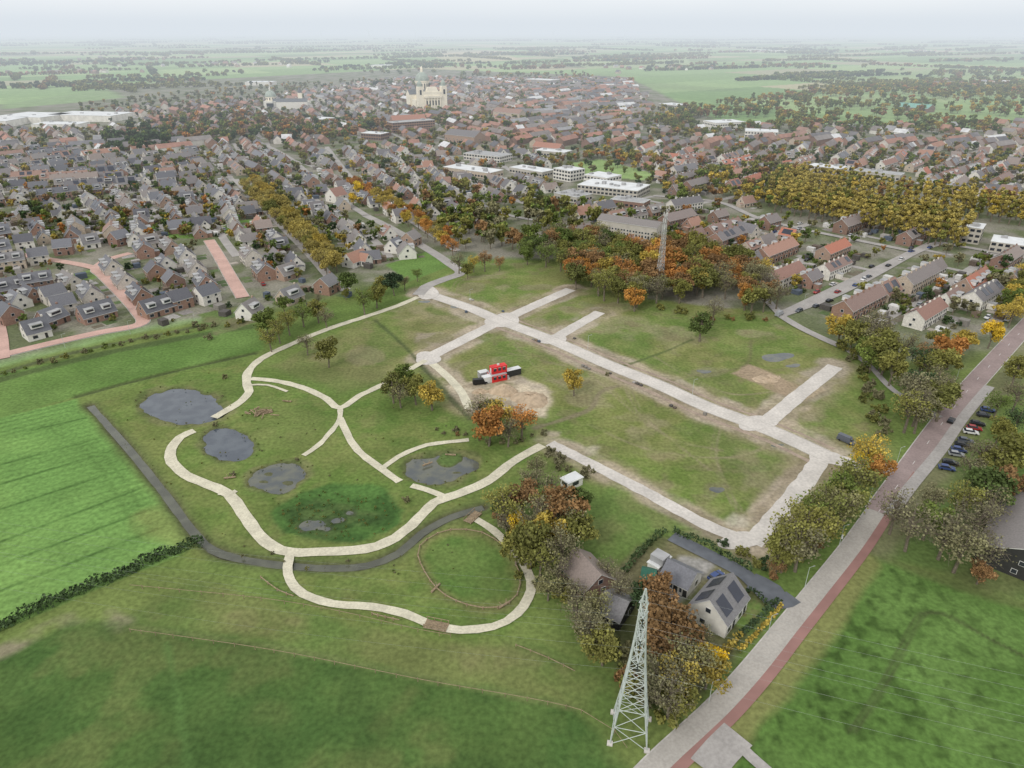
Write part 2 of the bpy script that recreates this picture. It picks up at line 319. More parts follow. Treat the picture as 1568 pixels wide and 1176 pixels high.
for e in(ell(480,800,22,7,seed=37),ell(512,795,18,6,seed=38),ell(535,785,9,4,seed=40),ell(498,806,12,4,seed=43)): paint(e,A(74,80,58),A(66,84,46),1,2.5,3,seed=37,dz=-.46,wn=5)
paint(ell(688,703,20,9,seed=38),A(84,106,50),None,.8,1,dz=.1)
ring=[(640,852),(654,828),(690,813),(738,817),(775,842),(795,878),(792,912),(762,932),(715,928),(668,902)]
paint([(650,855),(662,832),(692,820),(735,824),(766,846),(784,880),(780,905),(752,922),(715,918),(672,896)],A(84,114,45),A(98,121,53),1.5,1,9,seed=39)
pline(ring+[ring[0]],2.2,A(118,120,70),.6,.6,.6)
# farm plot
paint([(925,890),(1000,815),(1060,830),(1195,915),(1120,1000),(1060,1060),(1000,1080),(900,960),(860,890)],A(92,98,56),A(114,110,76),2,3,7,seed=40)
paint([(1125,955),(1150,915),(1180,935),(1150,975)],A(98,124,52),A(120,102,74),.6,.5,3,seed=41)
paint([(1060,905),(1100,860),(1040,850),(1000,905),(1030,930)],A(154,150,144),A(132,130,124),1,1,5,seed=42)
paint([(900,780),(935,745),(1000,785),(1070,815),(1000,815),(940,880),(900,850)],A(96,120,52),A(108,120,62),1.5,2,8)
# sports field & greens in town
paint([(868,250),(920,244),(1002,266),(985,276),(900,268)],A(140,166,96),A(130,158,86),1,1,12)
paint([(590,405),(655,385),(688,408),(625,432)],A(98,130,56),None,1,1); paint([(215,345),(380,325),(395,345),(300,365),(220,365)],A(104,138,60),None,2,3)
paint([(925,365),(985,372),(975,390),(930,380)],A(100,126,60),None,1,1); paint([(300,482),(360,470),(400,490),(330,515)],A(98,120,60),A(112,110,76),1,2,8)
paint([(90,425),(150,410),(150,425),(100,440)],A(104,128,64),None,1,1)
paint([(1250,112),(1568,100),(1568,150),(1300,165)],A(132,160,100),A(150,166,112),10,20,60,alpha=.8); paint([(90,118),(240,105),(260,122),(120,135)],A(126,162,94),None,8,10,alpha=.8)
paint([(0,100),(90,95),(110,112),(0,118)],A(134,166,104),None,8,10); paint([(1240,165),(1400,150),(1568,178),(1568,195),(1330,185)],A(130,156,96),None,6,12,alpha=.8)
paint([(0,135),(150,128),(190,150),(0,168)],A(128,158,96),None,6,12,alpha=.8)
paint([(860,88),(1050,85),(1060,102),(900,105)],A(156,172,118),None,8,10,alpha=.8); paint([(640,82),(760,78),(800,92),(700,96)],A(190,174,136),None,8,10,alpha=.7)
# ------------------------------------------------------------------ ribbons
zc=[0.03]
occ=set()
def mark(x,y,r,c=3):
    k=int(math.ceil(r/c))
    for i in range(-k,k+1):
        for j in range(-k,k+1): occ.add((int(x//c)+i,int(y//c)+j))
def free(x,y,c=3): return (int(x//c),int(y//c)) not in occ
def ribmesh(W_,width,z,k,jit=0,mb=None,off=0,thick=0):
    mb=mb or MB(); n=len(W_); vs=[]
    for i,p in enumerate(W_):
        a=W_[max(i-1,0)];b=W_[min(i+1,n-1)]; dx,dy=b[0]-a[0],b[1]-a[1]; L=math.hypot(dx,dy)+1e-9; nx,ny=-dy/L,dx/L
        w1=width/2+random.uniform(-jit,jit);w2=width/2+random.uniform(-jit,jit)
        vs+= [(p[0]+nx*(off+w1),p[1]+ny*(off+w1),z),(p[0]+nx*(off-w2),p[1]+ny*(off-w2),z)]
    fs=[(2*i+1,2*i+3,2*i+2,2*i) for i in range(n-1)]
    if thick:
        m=len(vs); vs+=[(a,b,c-thick) for a,b,c in vs]
        for i in range(n-1): fs+=[(2*i,2*i+2,m+2*i+2,m+2*i),(2*i+3,2*i+1,m+2*i+1,m+2*i+3)]
    mb.add(vs,fs,k); return mb
def road(name,pts,width,k,kerb=False,jit=0,closed=False,step=2.5,world=False,off=0):
    zc[0]+=.006; W_=smooth(pts if world else GL(pts),step,closed)
    mb=ribmesh(W_,width,zc[0],k,jit,off=off)
    if kerb:
        for sgn in(-1,1): ribmesh(W_,.28,.15,'kerb',0,mb,off=sgn*(width/2+.16),thick=.16)
    link(name,mb.mesh(name))
    for p in W_: mark(p[0],p[1],width/2+.5)
    return W_
road('gravel_verge',roadA[2:],1.8,'strip',jit=.25,off=-6.6); road('gravel_verge',roadA[2:],1.2,'strip',jit=.25,off=5.6)
WA=road('concrete_road',roadA,6.4,'conc',True)
road('concrete_road',roadB,6.0,'conc',jit=.15); road('concrete_road',roadC,5.4,'conc',jit=.15); road('concrete_road',roadD,5.6,'conc',jit=.15)
road('concrete_road',roadE,5.2,'conc',jit=.3); road('concrete_road',roadF,4.2,'conc',jit=.2); road('concrete_road',roadG,3.2,'path',jit=.1)
road('access_road',[(1258,700),(1300,708),(1345,716),(1385,722)],6,'conc')
for c,ru,rv in(((770,491),24,12),((847,520),20,8),((1160,648),28,12),((1262,700),22,12),((655,549),22,9),((1135,828),36,13),((655,448),18,10)):
    zc[0]+=.006; e=GL(ell(c[0],c[1],ru,rv,seed=int(c[0]),wob=.14)); mb=MB(); mb.add([(a,b,zc[0]) for a,b in e],[tuple(range(len(e)))[::-1]],'conc'); link('concrete_junction',mb.mesh('concrete_junction'))
road('asphalt_road',[(640,452),(655,438),(680,428),(705,418),(690,405),(660,385),(600,350),(560,330)],6,'asph')
P1=[(640,455),(610,468),(560,485),(500,505),(440,530),(400,550),(380,570),(378,590),(382,600),(370,614),(350,627),(328,640)]
road('park_path',P1,3.2,'path',jit=.18)
road('park_path',[(384,580),(430,585),(470,596),(500,611),(521,625),(550,607),(584,590),(652,552)],2.7,'path',jit=.18)
road('park_path',[(521,625),(520,642),(508,660),(490,680),(465,698)],1.8,'path',jit=.18)
road('park_path',[(521,640),(532,665),(548,690),(578,714),(612,738)],2.3,'path',jit=.18)
road('park_path',[(585,718),(610,700),(640,686),(670,679),(718,674)],1.9,'path',jit=.18)
road('park_path',[(298,660),(276,670),(262,690),(264,708),(285,728),(320,743),(350,757),(372,785),(396,820),(418,838),(445,846),(500,845),(560,841),(605,824),(640,795),(665,770),(700,757),(745,738),(785,708),(830,682)],3.2,'path',jit=.18)
road('park_path',[(630,744),(652,750),(682,762)],2.1,'path',jit=.1)
road('park_path',[(445,848),(441,868),(444,890),(465,910),(510,925),(570,930),(620,940),(660,957),(705,965),(755,960),(792,940),(813,905),(808,875),(785,842),(755,812),(722,792)],2.2,'path',jit=.14)
road('park_path',[(335,756),(352,756),(362,752)],1.6,'path')
road('footpath',[(384,590),(410,590),(440,600)],1.2,'path')
mainr=[(960,1230),(1010,1176),(1062,1127),(1105,1086),(1155,1030),(1205,968),(1250,912),(1305,842),(1345,785),(1390,722),(1440,652),(1482,598),(1525,550),(1575,496),(1640,430)]
WR=road('village_road',mainr[:9],5.6,'lane',True); WR2=road('village_road',mainr[8:],6.4,'brick',True)
off=[( G(u+25*s_,v+3)) for (u,v),s_ in zip(mainr[:10],[1.1,1.1,1.1,1.05,1,.9,.85,.8,.7,.55])]
road('cycle_path',off,2.0,'cycle',world=True)
road('parking_strip',[(1362,790),(1395,745),(1440,690),(1475,640),(1515,592)],3.2,'asph')
mk=MB()
for i in range(0,len(WR2)-1,6): ribmesh([WR2[i],WR2[i+1]],.1,zc[0]+.03,'paint',mb=mk)
for i in range(5):
    a=G(1290+i*5,822+i*4); mk.box((a[0],a[1],.12),(.5,2.4,.02),'paint',rot=-.6)
link('road_markings',mk.mesh('road_markings'))
road('farm_driveway',[(1028,822),(1060,838),(1100,858),(1140,880),(1165,905),(1190,925),(1215,915)],4.0,'black')
road('farm_driveway',[(1190,925),(1180,905),(1150,890)],6.0,'black')
road('farm_yard',[(1080,1180),(1105,1150),(1130,1125)],6,'asph')
road('farm_yard',[(1120,1130),(1150,1160),(1190,1195)],2.2,'asph')
road('brick_street',[(-120,575),(0,545),(70,528),(150,510),(216,496),(208,474),(182,446),(158,422),(148,412),(165,398),(200,388)],5.6,'pink',True)
road('brick_street',[(150,412),(120,405),(60,395),(0,385)],5,'pink'); road('brick_street',[(320,368),(335,392),(352,422),(372,456)],6.0,'pink',True)
road('brick_street',[(4,550),(2,520),(-4,490)],5,'pink')
road('avenue',[(360,275),(420,335),(470,385),(510,430),(530,445)],5.5,'asph'); road('avenue',[(500,225),(545,280),(610,325),(700,385)],5,'asph')
road('street',[(1195,482),(1240,466),(1290,445),(1345,416),(1400,386),(1440,372)],6,'asph'); road('street',[(1195,484),(1225,502),(1262,520),(1290,532)],4.2,'asph')
road('street',[(1290,532),(1330,560),(1370,600),(1440,640)],2.4,'asph')
road('street',[(710,300),(780,330),(900,350),(1060,390),(1130,420),(1195,482)],4,'asph'); road('street',[(1440,372),(1568,395),(1700,420)],5,'asph')
road('street',[(560,330),(500,290),(440,240),(380,210)],5,'asph'); road('street',[(1000,300),(1100,310),(1180,340),(1400,386)],5,'asph')
pl=MB()
for i in range(8,len(WA)-2,4):
    if random.random()<.55:
        x,y=WA[i]; x2,y2=WA[i+1]; r_=math.atan2(y2-y,x2-x); o_=random.choice((-8.6,-5.0,7.6))+random.uniform(-.6,.6)
        for k in range(random.randint(1,3)):
            pl.box((x-math.sin(r_)*o_+math.cos(r_)*k*1.6,y+math.cos(r_)*o_+math.sin(r_)*k*1.6,0),(1.1,.9,random.uniform(.4,1)),'shed',r_+random.uniform(-.2,.2))
link('paver_stacks',pl.mesh('paver_stacks'))
# water sheets
for nme,e,w in ponds:
    cu=sum(p[0] for p in e)/len(e);cv=sum(p[1] for p in e)/len(e)
    E=GL([(cu+(a-cu)*1.25,cv+(b-cv)*1.25) for a,b in e]); mb=MB(); mb.add([(a,b,-.42) for a,b in E],[tuple(range(len(E)))[::-1]],w); link('pond',mb.mesh('pond'))
E=GL(ell(505,796,62,28,seed=37)); mb=MB(); mb.add([(a,b,-.42) for a,b in E],[tuple(range(len(E)))[::-1]],'water2'); link('marsh_water',mb.mesh('marsh_water'))
link('ditch_water',ribmesh(smooth(GL(ditch)),2.4,-.52,'water3').mesh('ditch_water'))
for c in((1190,547,22,7),(1078,569,10,3),(1215,560,10,3),(1190,682,9,2.5),(700,470,10,2.5),(1098,750,10,5),(650,462,8,2)):
    e=GL(ell(*c,seed=int(c[0]),wob=.2)); mb=MB(); mb.add([(a,b,.012) for a,b in e],[tuple(range(len(e)))[::-1]],'water2'); link('puddle',mb.mesh('puddle'))
# terrain mesh
ny,nx=X.shape
me=bpy.data.meshes.new('ground'); me.vertices.add(nx*ny)
me.vertices.foreach_set('co',np.stack([X,Y,Z],-1).astype(np.float32).ravel())
jj,ii=np.meshgrid(np.arange(ny-1),np.arange(nx-1),indexing='ij'); b0=(jj*nx+ii).ravel()
q=np.stack([b0,b0+1,b0+nx+1,b0+nx],-1).astype(np.int32); nf=len(q)
me.loops.add(nf*4); me.loops.foreach_set('vertex_index',q.ravel()); me.polygons.add(nf)
me.polygons.foreach_set('loop_start',np.arange(0,nf*4,4,dtype=np.int32)); me.update(calc_edges=True)
at=me.color_attributes.new('tint','FLOAT_COLOR','POINT'); at.data.foreach_set('color',np.concatenate([C,np.ones(C.shape[:2]+(1,))],-1).astype(np.float32).ravel())
m,nt,b=newmat('ground_surface'); an=nt.nodes.new('ShaderNodeAttribute'); an.attribute_name='tint'
o=mulnoise(nt,an.outputs['Color'],.07,.86,1.14,3); o=mulnoise(nt,o,.9,.78,1.22,2)
nt.links.new(o,b.inputs['Base Color']); b.inputs['Roughness'].default_value=.95; b.inputs['Specular IOR Level'].default_value=.1
me.materials.append(m); me.polygons.foreach_set('use_smooth',np.ones(nf,bool)); link('ground',me)
# ------------------------------------------------------------------ trees
barkm=simple('bark',A(118,108,92),.95,2,.7,1.2)
def leafmat(n,cols):
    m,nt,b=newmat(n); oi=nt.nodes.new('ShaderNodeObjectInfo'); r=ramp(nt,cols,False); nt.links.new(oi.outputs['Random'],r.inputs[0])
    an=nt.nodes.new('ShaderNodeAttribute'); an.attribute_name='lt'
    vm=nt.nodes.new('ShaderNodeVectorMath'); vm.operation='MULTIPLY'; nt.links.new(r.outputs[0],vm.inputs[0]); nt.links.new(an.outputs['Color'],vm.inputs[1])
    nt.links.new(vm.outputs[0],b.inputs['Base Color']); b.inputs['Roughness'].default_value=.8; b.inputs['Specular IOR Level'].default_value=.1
    return m
LC={'green':[B(84,98,50),B(100,112,56),B(76,90,50)],'olive':[B(104,106,56),B(118,116,62),B(92,96,54)],'ochre':[B(150,132,64),B(162,142,66),B(132,120,62)],
 'orange':[B(158,110,60),B(144,104,60),B(170,124,62)],'rust':[B(128,100,68),B(118,94,64),B(136,106,70)],'dark':[B(58,74,48),B(68,84,52),B(52,66,48)],'bare':[B(116,113,84),B(108,105,80),B(116,114,78)],'yellow':[B(200,174,54),B(184,156,54),B(190,160,46)],'poplar':[B(152,138,76),B(142,130,72),B(132,122,70)]}
LM={k:leafmat('leaves_'+k,v) for k,v in LC.items()}
def treegeo(hgt,r,nleaf,ls,shape,seed,ncl=18,limbs=True,tw=2):
    R=np.random.default_rng(seed); mb=MB()
    cz,rz=(.62*hgt,.36*hgt) if shape=='round' else ((.56*hgt,.43*hgt) if shape=='tall' else (.5*hgt,.5*hgt))
    if limbs:
        p=(0,0,-.2); lean=R.normal(0,.03*hgt,2); q=(lean[0]*.5,lean[1]*.5,.35*hgt); t=(lean[0],lean[1],.8*hgt)
        mb.tube(p,q,.028*hgt,.02*hgt,barkm,6); mb.tube(q,t,.02*hgt,.006*hgt,barkm,5)
    cl=[]
    for i in range(ncl):
        d=R.normal(size=3); d/=np.linalg.norm(d); rr=R.uniform(.35,.85)
        c=np.array([d[0]*r*rr,d[1]*r*rr,cz+d[2]*rz*rr]); cl.append((c,R.uniform(.26,.44)*r,R.uniform(.72,1.28)))
        if limbs:
            z0=R.uniform(.28,.6)*hgt; a=(0,0,z0)
            mb.tube(a,c,.009*hgt,.003*hgt,barkm,4)
            for _ in range(tw):
                e=c+R.normal(size=3)*r*.25; mb.tube(c,e,.003*hgt,.0012*hgt,barkm,3)
    nb=len(mb.v); per=nleaf//ncl; cs=[];lt=[]
    for c,cr,br in cl:
        d=R.normal(size=(per,3)); d/=np.linalg.norm(d,axis=1)[:,None]; rr=R.uniform(.45,1.1,per)[:,None]
        pz=c+d*cr*rr*np.array([1,1,.8]); cs.append(pz); lt.append(br*(.78+.3*(d[:,2]*.5+.5))*R.uniform(.8,1.2,per))  # shading put into leaf tint: clump tops lighter, undersides darker, plus random tone
    cs=np.concatenate(cs);lt=np.concatenate(lt); cs[:,2]=np.maximum(cs[:,2],.15); N=len(cs)
    a=R.normal(size=(N,3)); a/=np.linalg.norm(a,axis=1)[:,None]; b=np.cross(a,R.normal(size=(N,3))); b/=np.linalg.norm(b,axis=1)[:,None]
    s=(ls*R.uniform(.6,1.3,N))[:,None]*.5
    V=np.stack([cs-a*s-b*s*.6,cs+a*s*.9-b*s,cs+a*s+b*s*.7,cs-a*s*.7+b*s],1).reshape(-1,3)
    mb.add([tuple(v) for v in V],[(4*i,4*i+1,4*i+2,4*i+3) for i in range(N)],'LEAF')
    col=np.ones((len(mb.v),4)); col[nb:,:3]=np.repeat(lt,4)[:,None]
    return mb,col
def treemeshes(base,mb,col,kinds):
    out={}
    for k in kinds:
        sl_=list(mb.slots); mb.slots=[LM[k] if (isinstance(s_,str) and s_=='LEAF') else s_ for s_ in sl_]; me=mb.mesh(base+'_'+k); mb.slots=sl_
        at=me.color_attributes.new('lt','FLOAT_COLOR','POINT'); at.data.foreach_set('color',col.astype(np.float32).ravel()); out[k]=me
    return out
HD=[treemeshes('tree',*treegeo(13,5.0,2600,.5,'round',11,22),LC), treemeshes('tree',*treegeo(15,4.6,2400,.5,'tall',12,22),LC), treemeshes('tree',*treegeo(11,4.8,2000,.5,'round',13,16),LC), treemeshes('tree',*treegeo(14,5.2,1250,.4,'round',14,26),LC), treemeshes('tree',*treegeo(14,5.4,620,.36,'round',15,34,tw=5),['bare'])]
HH=[13,15,11,14,14]
LO=[treemeshes('treelo',*treegeo(12,4.8,300,1.25,'round',21,12),LC), treemeshes('treelo',*treegeo(13,4.2,300,1.2,'tall',22,12),LC), treemeshes('treelo',*treegeo(10,4.6,260,1.3,'round',23,9),LC)]
POP=treemeshes('poplar',*treegeo(20,3.6,700,1.0,'tall',31,18),LC)
BUSH=treemeshes('bush',*treegeo(3,1.7,300,.42,'bush',41,8,False),LC)
FARM=treemeshes('belt',*treegeo(12,9,130,3.4,'bush',42,9,False),LC)
NM={'green':'green_tree','olive':'oak_tree','ochre':'golden_tree','orange':'orange_autumn_tree','rust':'copper_beech_tree','dark':'dark_evergreen_tree','bare':'bare_tree','yellow':'yellow_tree','poplar':'poplar_tree'}
def tree(x,y,k,h=None,i=None,sp=None):
    i=random.randrange(4) if i is None else i
    if k=='bare': i=random.choice((3,4,4))
    h=h or random.uniform(10,15); s=h/HH[i]; w=s*random.uniform(.9,1.2)
    link(NM[k],HD[i][k],(x,y,0),random.uniform(0,6.28),(w,w,s))
def treeI(u,v,k,h=13,i=None):
    h*=1.14; x,y=G(u,v,h*.6); tree(x,y,k,h,i)
INST={}
def inst(kind,i,k,x,y,s): INST.setdefault((kind,i,k),[]).append((x,y,s))
def bbox(W_): xs=[p[0] for p in W_];ys=[p[1] for p in W_]; return min(xs),max(xs),min(ys),max(ys)
def wc(w): 
    ks=list(w); return random.choices(ks,[w[k] for k in ks])[0]
def put(mode,x,y,k,hh):
    if mode=='hd': tree(x,y,k,hh)
    elif mode=='pop': inst('pop',0,k,x,y,hh/20)
    elif mode=='bush': inst('bush',0,k,x,y,hh/3)
    elif mode=='farm': inst('farm',0,k,x,y,hh/12)
    else: inst('lo',random.randrange(3),k,x,y,hh/12)
def scatter(pts,spacing,w,h=(9,14),mode='lo',chk=True,world=False,jit=.5,clump=0):
    W_=pts if world else GL(pts); x0,x1,y0,y1=bbox(W_); y=y0
    while y<y1:
        x=x0
        while x<x1:
            px=x+random.uniform(-jit,jit)*spacing;py=y+random.uniform(-jit,jit)*spacing
            if inpoly(px,py,W_) and abs(px)<py*.95+60 and (not chk or free(px,py)) and (clump==0 or float(vn(np.array(px),np.array(py),60,5))>clump):
                put(mode,px,py,wc(w),random.uniform(*h))
            x+=spacing
        y+=spacing
def rowt(pts,sp,w,h=(9,13),mode='hd',jit=1.5):
    W_=smooth(GL(pts+[pts[-1]] if len(pts)<3 else pts),1.0); acc=0;last=W_[0]
    for p in W_:
        acc+=math.hypot(p[0]-last[0],p[1]-last[1]); last=p
        if acc>=sp:
            acc=0; put(mode,p[0]+random.uniform(-jit,jit),p[1]+random.uniform(-jit,jit),wc(w),random.uniform(*h))
# individually placed trees
for t in [(600,585,'olive',12),(618,572,'green',11),(635,590,'olive',11),(612,600,'bare',9),(660,598,'ochre',11),(735,628,'bare',12),(748,648,'orange',12),(762,632,'ochre',12),(778,655,'bare',10),(799,640,'orange',11),(750,622,'olive',11),(880,577,'ochre',11),(500,535,'olive',11,2),(468,522,'bare',9),(425,500,'olive',11),(405,490,'green',11),(412,515,'olive',10),(440,488,'olive',11),(462,478,'green',10),(485,470,'olive',11),(498,482,'bare',9),(532,430,'green',11),(556,456,'green',12),(575,446,'olive',12),(602,430,'dark',11),(585,432,'olive',10),(702,398,'bare',11),(725,400,'ochre',9),(742,395,'rust',11),(716,412,'olive',8),(765,400,'rust',8),(548,283,'yellow',13),(540,300,'yellow',10),
 (1075,492,'green',13,1),(1095,470,'bare',12),(1290,498,'ochre',13),(1310,510,'olive',13),(1335,520,'bare',13),(1460,533,'orange',13),(1478,520,'ochre',10),(1522,505,'yellow',12),(1555,455,'green',12),(1440,520,'olive',10),(1420,540,'rust',11),
 (1332,690,'ochre',13),(1322,705,'yellow',9),(1345,712,'orange',10),(1312,728,'olive',14),(1292,748,'green',14),(1268,775,'olive',14),(1288,775,'bare',13),(1240,800,'olive',14),(1215,812,'olive',14),(1228,830,'bare',13),(1255,808,'olive',12),(1205,835,'olive',12),(1300,765,'olive',12),(1250,780,'green',12),(1190,868,'rust',5),
 (772,768,'olive',12),(793,795,'yellow',8),(800,760,'rust',11),(822,785,'bare',13),(812,830,'olive',12),(835,808,'ochre',12),(858,775,'rust',12),(882,760,'green',12),(845,745,'bare',11),(882,810,'olive',10),(860,835,'bare',12),(800,812,'ochre',7),(828,850,'olive',10),(775,795,'bare',8),(838,770,'olive',11),(815,735,'bare',9),(822,712,'bare',8),(855,870,'bare',9),(840,895,'bare',7),(870,790,'bare',11),(790,835,'olive',9),
 (885,935,'bare',9),(905,958,'bare',10),(925,985,'olive',9),(915,925,'bare',9),(880,905,'bare',8),(1010,935,'rust',10),(1030,960,'rust',11),(1020,985,'rust',10),(1050,1000,'bare',11),(1040,1030,'ochre',11),(1065,1018,'bare',11),(1082,1000,'yellow',9),(1085,1025,'ochre',8),(1010,1030,'bare',11),(1028,1058,'bare',11),(1045,1062,'olive',9),(1008,905,'rust',9),(988,915,'dark',7),(950,895,'bare',9),(930,870,'bare',7),(902,862,'rust',6),(1075,970,'bare',7),
 (1375,775,'bare',13),(1400,800,'bare',13),(1425,790,'green',11),(1452,812,'bare',13),(1475,835,'bare',12),(1505,835,'bare',12),(1500,790,'bare',13),(1480,762,'olive',12),(1515,745,'green',12),(1545,735,'rust',12),(1530,700,'olive',12),(1505,690,'bare',11),(1560,690,'olive',13),(1490,715,'bare',10),(1505,870,'rust',7),(1560,640,'dark',10),(1535,650,'olive',11),(1560,600,'bare',12),(1530,615,'green',9),(1560,560,'olive',12),(1430,760,'bare',10),(1520,770,'bare',12)]:
    treeI(*t)
scatter([(1312,510),(1390,545),(1440,580),(1455,620),(1425,665),(1395,685),(1375,650),(1350,600),(1320,560)],8,{'bare':4,'olive':4,'green':2,'dark':.4},(13,18),'hd',chk=False)
scatter([(790,385),(850,372),(960,378),(985,400),(960,420),(900,420),(850,415),(800,408)],9,{'olive':3,'green':2,'rust':1,'bare':1},(12,17),'hd')
scatter([(862,420),(900,402),(960,398),(1050,388),(1120,410),(1190,440),(1190,478),(1150,485),(1110,462),(1060,462),(1020,468),(975,482),(940,470),(900,455),(868,440)],8.5,{'orange':2,'rust':3.2,'ochre':1.5,'olive':2.6,'bare':2},(13,17),'hd',chk=False)
rowt([(560,300),(600,330),(650,360),(695,392)],10,{'orange':4,'ochre':3},(9,12)); rowt([(530,285),(600,318),(690,370)],11,{'orange':3,'ochre':3,'olive':1},(9,12))
rowt([(372,290),(425,340),(480,395),(505,425)],7,{'poplar':4,'olive':1},(10,13)); rowt([(388,285),(440,335),(492,385),(520,420)],7,{'poplar':4,'ochre':1},(10,13))
rowt([(390,490),(440,480),(520,462),(600,450),(640,430)],14,{'olive':2,'green':2,'bare':1},(7,10))
rowt([(1568,425),(1550,470),(1545,510)],9,{'green':2,'ochre':2,'olive':2},(11,14))
# poplar plantations
for a,b in(((1175,322),(1440,378)),((1180,314),(1448,370)),((1185,307),(1455,362)),((1190,300),(1458,354))): rowt([a,b],4.8,{'poplar':6,'olive':1},(17,20),'pop',1)
for a,b in(((1190,290),(1600,352)),((1196,284),(1610,344)),((1204,278),(1620,336))): rowt([a,b],5.4,{'poplar':4,'rust':.5,'ochre':1,'olive':1},(17,20),'pop',1)
scatter([(1165,305),(1190,285),(1240,285),(1230,318)],7,{'poplar':4,'olive':2},(16,19),'pop',chk=False)
# bushes
rowt([(-60,590),(0,575),(130,541),(250,515),(390,492)],3.5,{'green':2,'olive':1,'bare':2},(1.2,2.6),'bush'); rowt([(830,690),(870,720),(905,735)],3,{'bare':3,'rust':1},(2,4),'bush')
rowt([(770,780),(800,870),(850,905),(930,990),(990,1070),(1040,1085)],2.6,{'bare':3,'olive':3,'rust':.5,'dark':.5},(2,5),'bush',3); rowt([(1195,880),(1230,855),(1280,790),(1340,720)],2.5,{'bare':2,'olive':3,'rust':1,'dark':.5},(1.5,3.5),'bush',2)
rowt([(1290,530),(1330,600),(1360,680)],3,{'bare':2,'olive':3},(2,4),'bush',3); rowt([(1000,470),(1080,490),(1180,490)],4,{'rust':2,'olive':2},(2,4),'bush',3)
rowt([(1100,830),(1150,860),(1190,885)],2.2,{'dark':2,'olive':2,'rust':1},(2,4),'bush',1); rowt([(650,655),(720,672),(780,680),(830,665)],3,{'bare':3,'rust':1},(1,2.4),'bush',2)
rowt([(330,835),(440,862),(560,866)],6,{'bare':2,'olive':1},(.6,1.2),'bush',2); rowt([(722,620),(760,650),(820,660)],3,{'rust':1,'bare':3,'ochre':1},(1.5,3),'bush',3)
for c in((345,580,2),(622,768,2),(330,652,1.5),(357,728,1.5),(300,500,3),(320,520,3),(930,575,1.5),(455,705,1.2)): 
    x,y=G(c[0],c[1]); inst('bush',0,'bare',x,y,c[2]/3)
for nme,e,w in ponds:
    cu=sum(p[0] for p in e)/len(e);cv=sum(p[1] for p in e)/len(e)
    for a,b in e:
        if random.random()<.7:
            f_=random.uniform(1.0,1.3); x,y=G(cu+(a-cu)*f_+random.uniform(-6,6),cv+(b-cv)*f_); inst('bush',0,random.choice(['bare','olive','green']),x,y,random.uniform(.08,.22))
for _ in range(90):
    t=random.random()*6.28; f_=random.random()**.5; x,y=G(520+90*f_*math.cos(t),787+40*f_*math.sin(t)); inst('bush',0,random.choice(['green','olive','green']),x,y,random.uniform(.1,.24))
PK=GL(park)
for _ in range(200):
    x,y=G(random.uniform(180,830),random.uniform(570,930)); 
    if inpoly(x,y,PK) and free(x,y): inst('bush',0,random.choice(['bare','olive','green']),x,y,random.uniform(.08,.18))
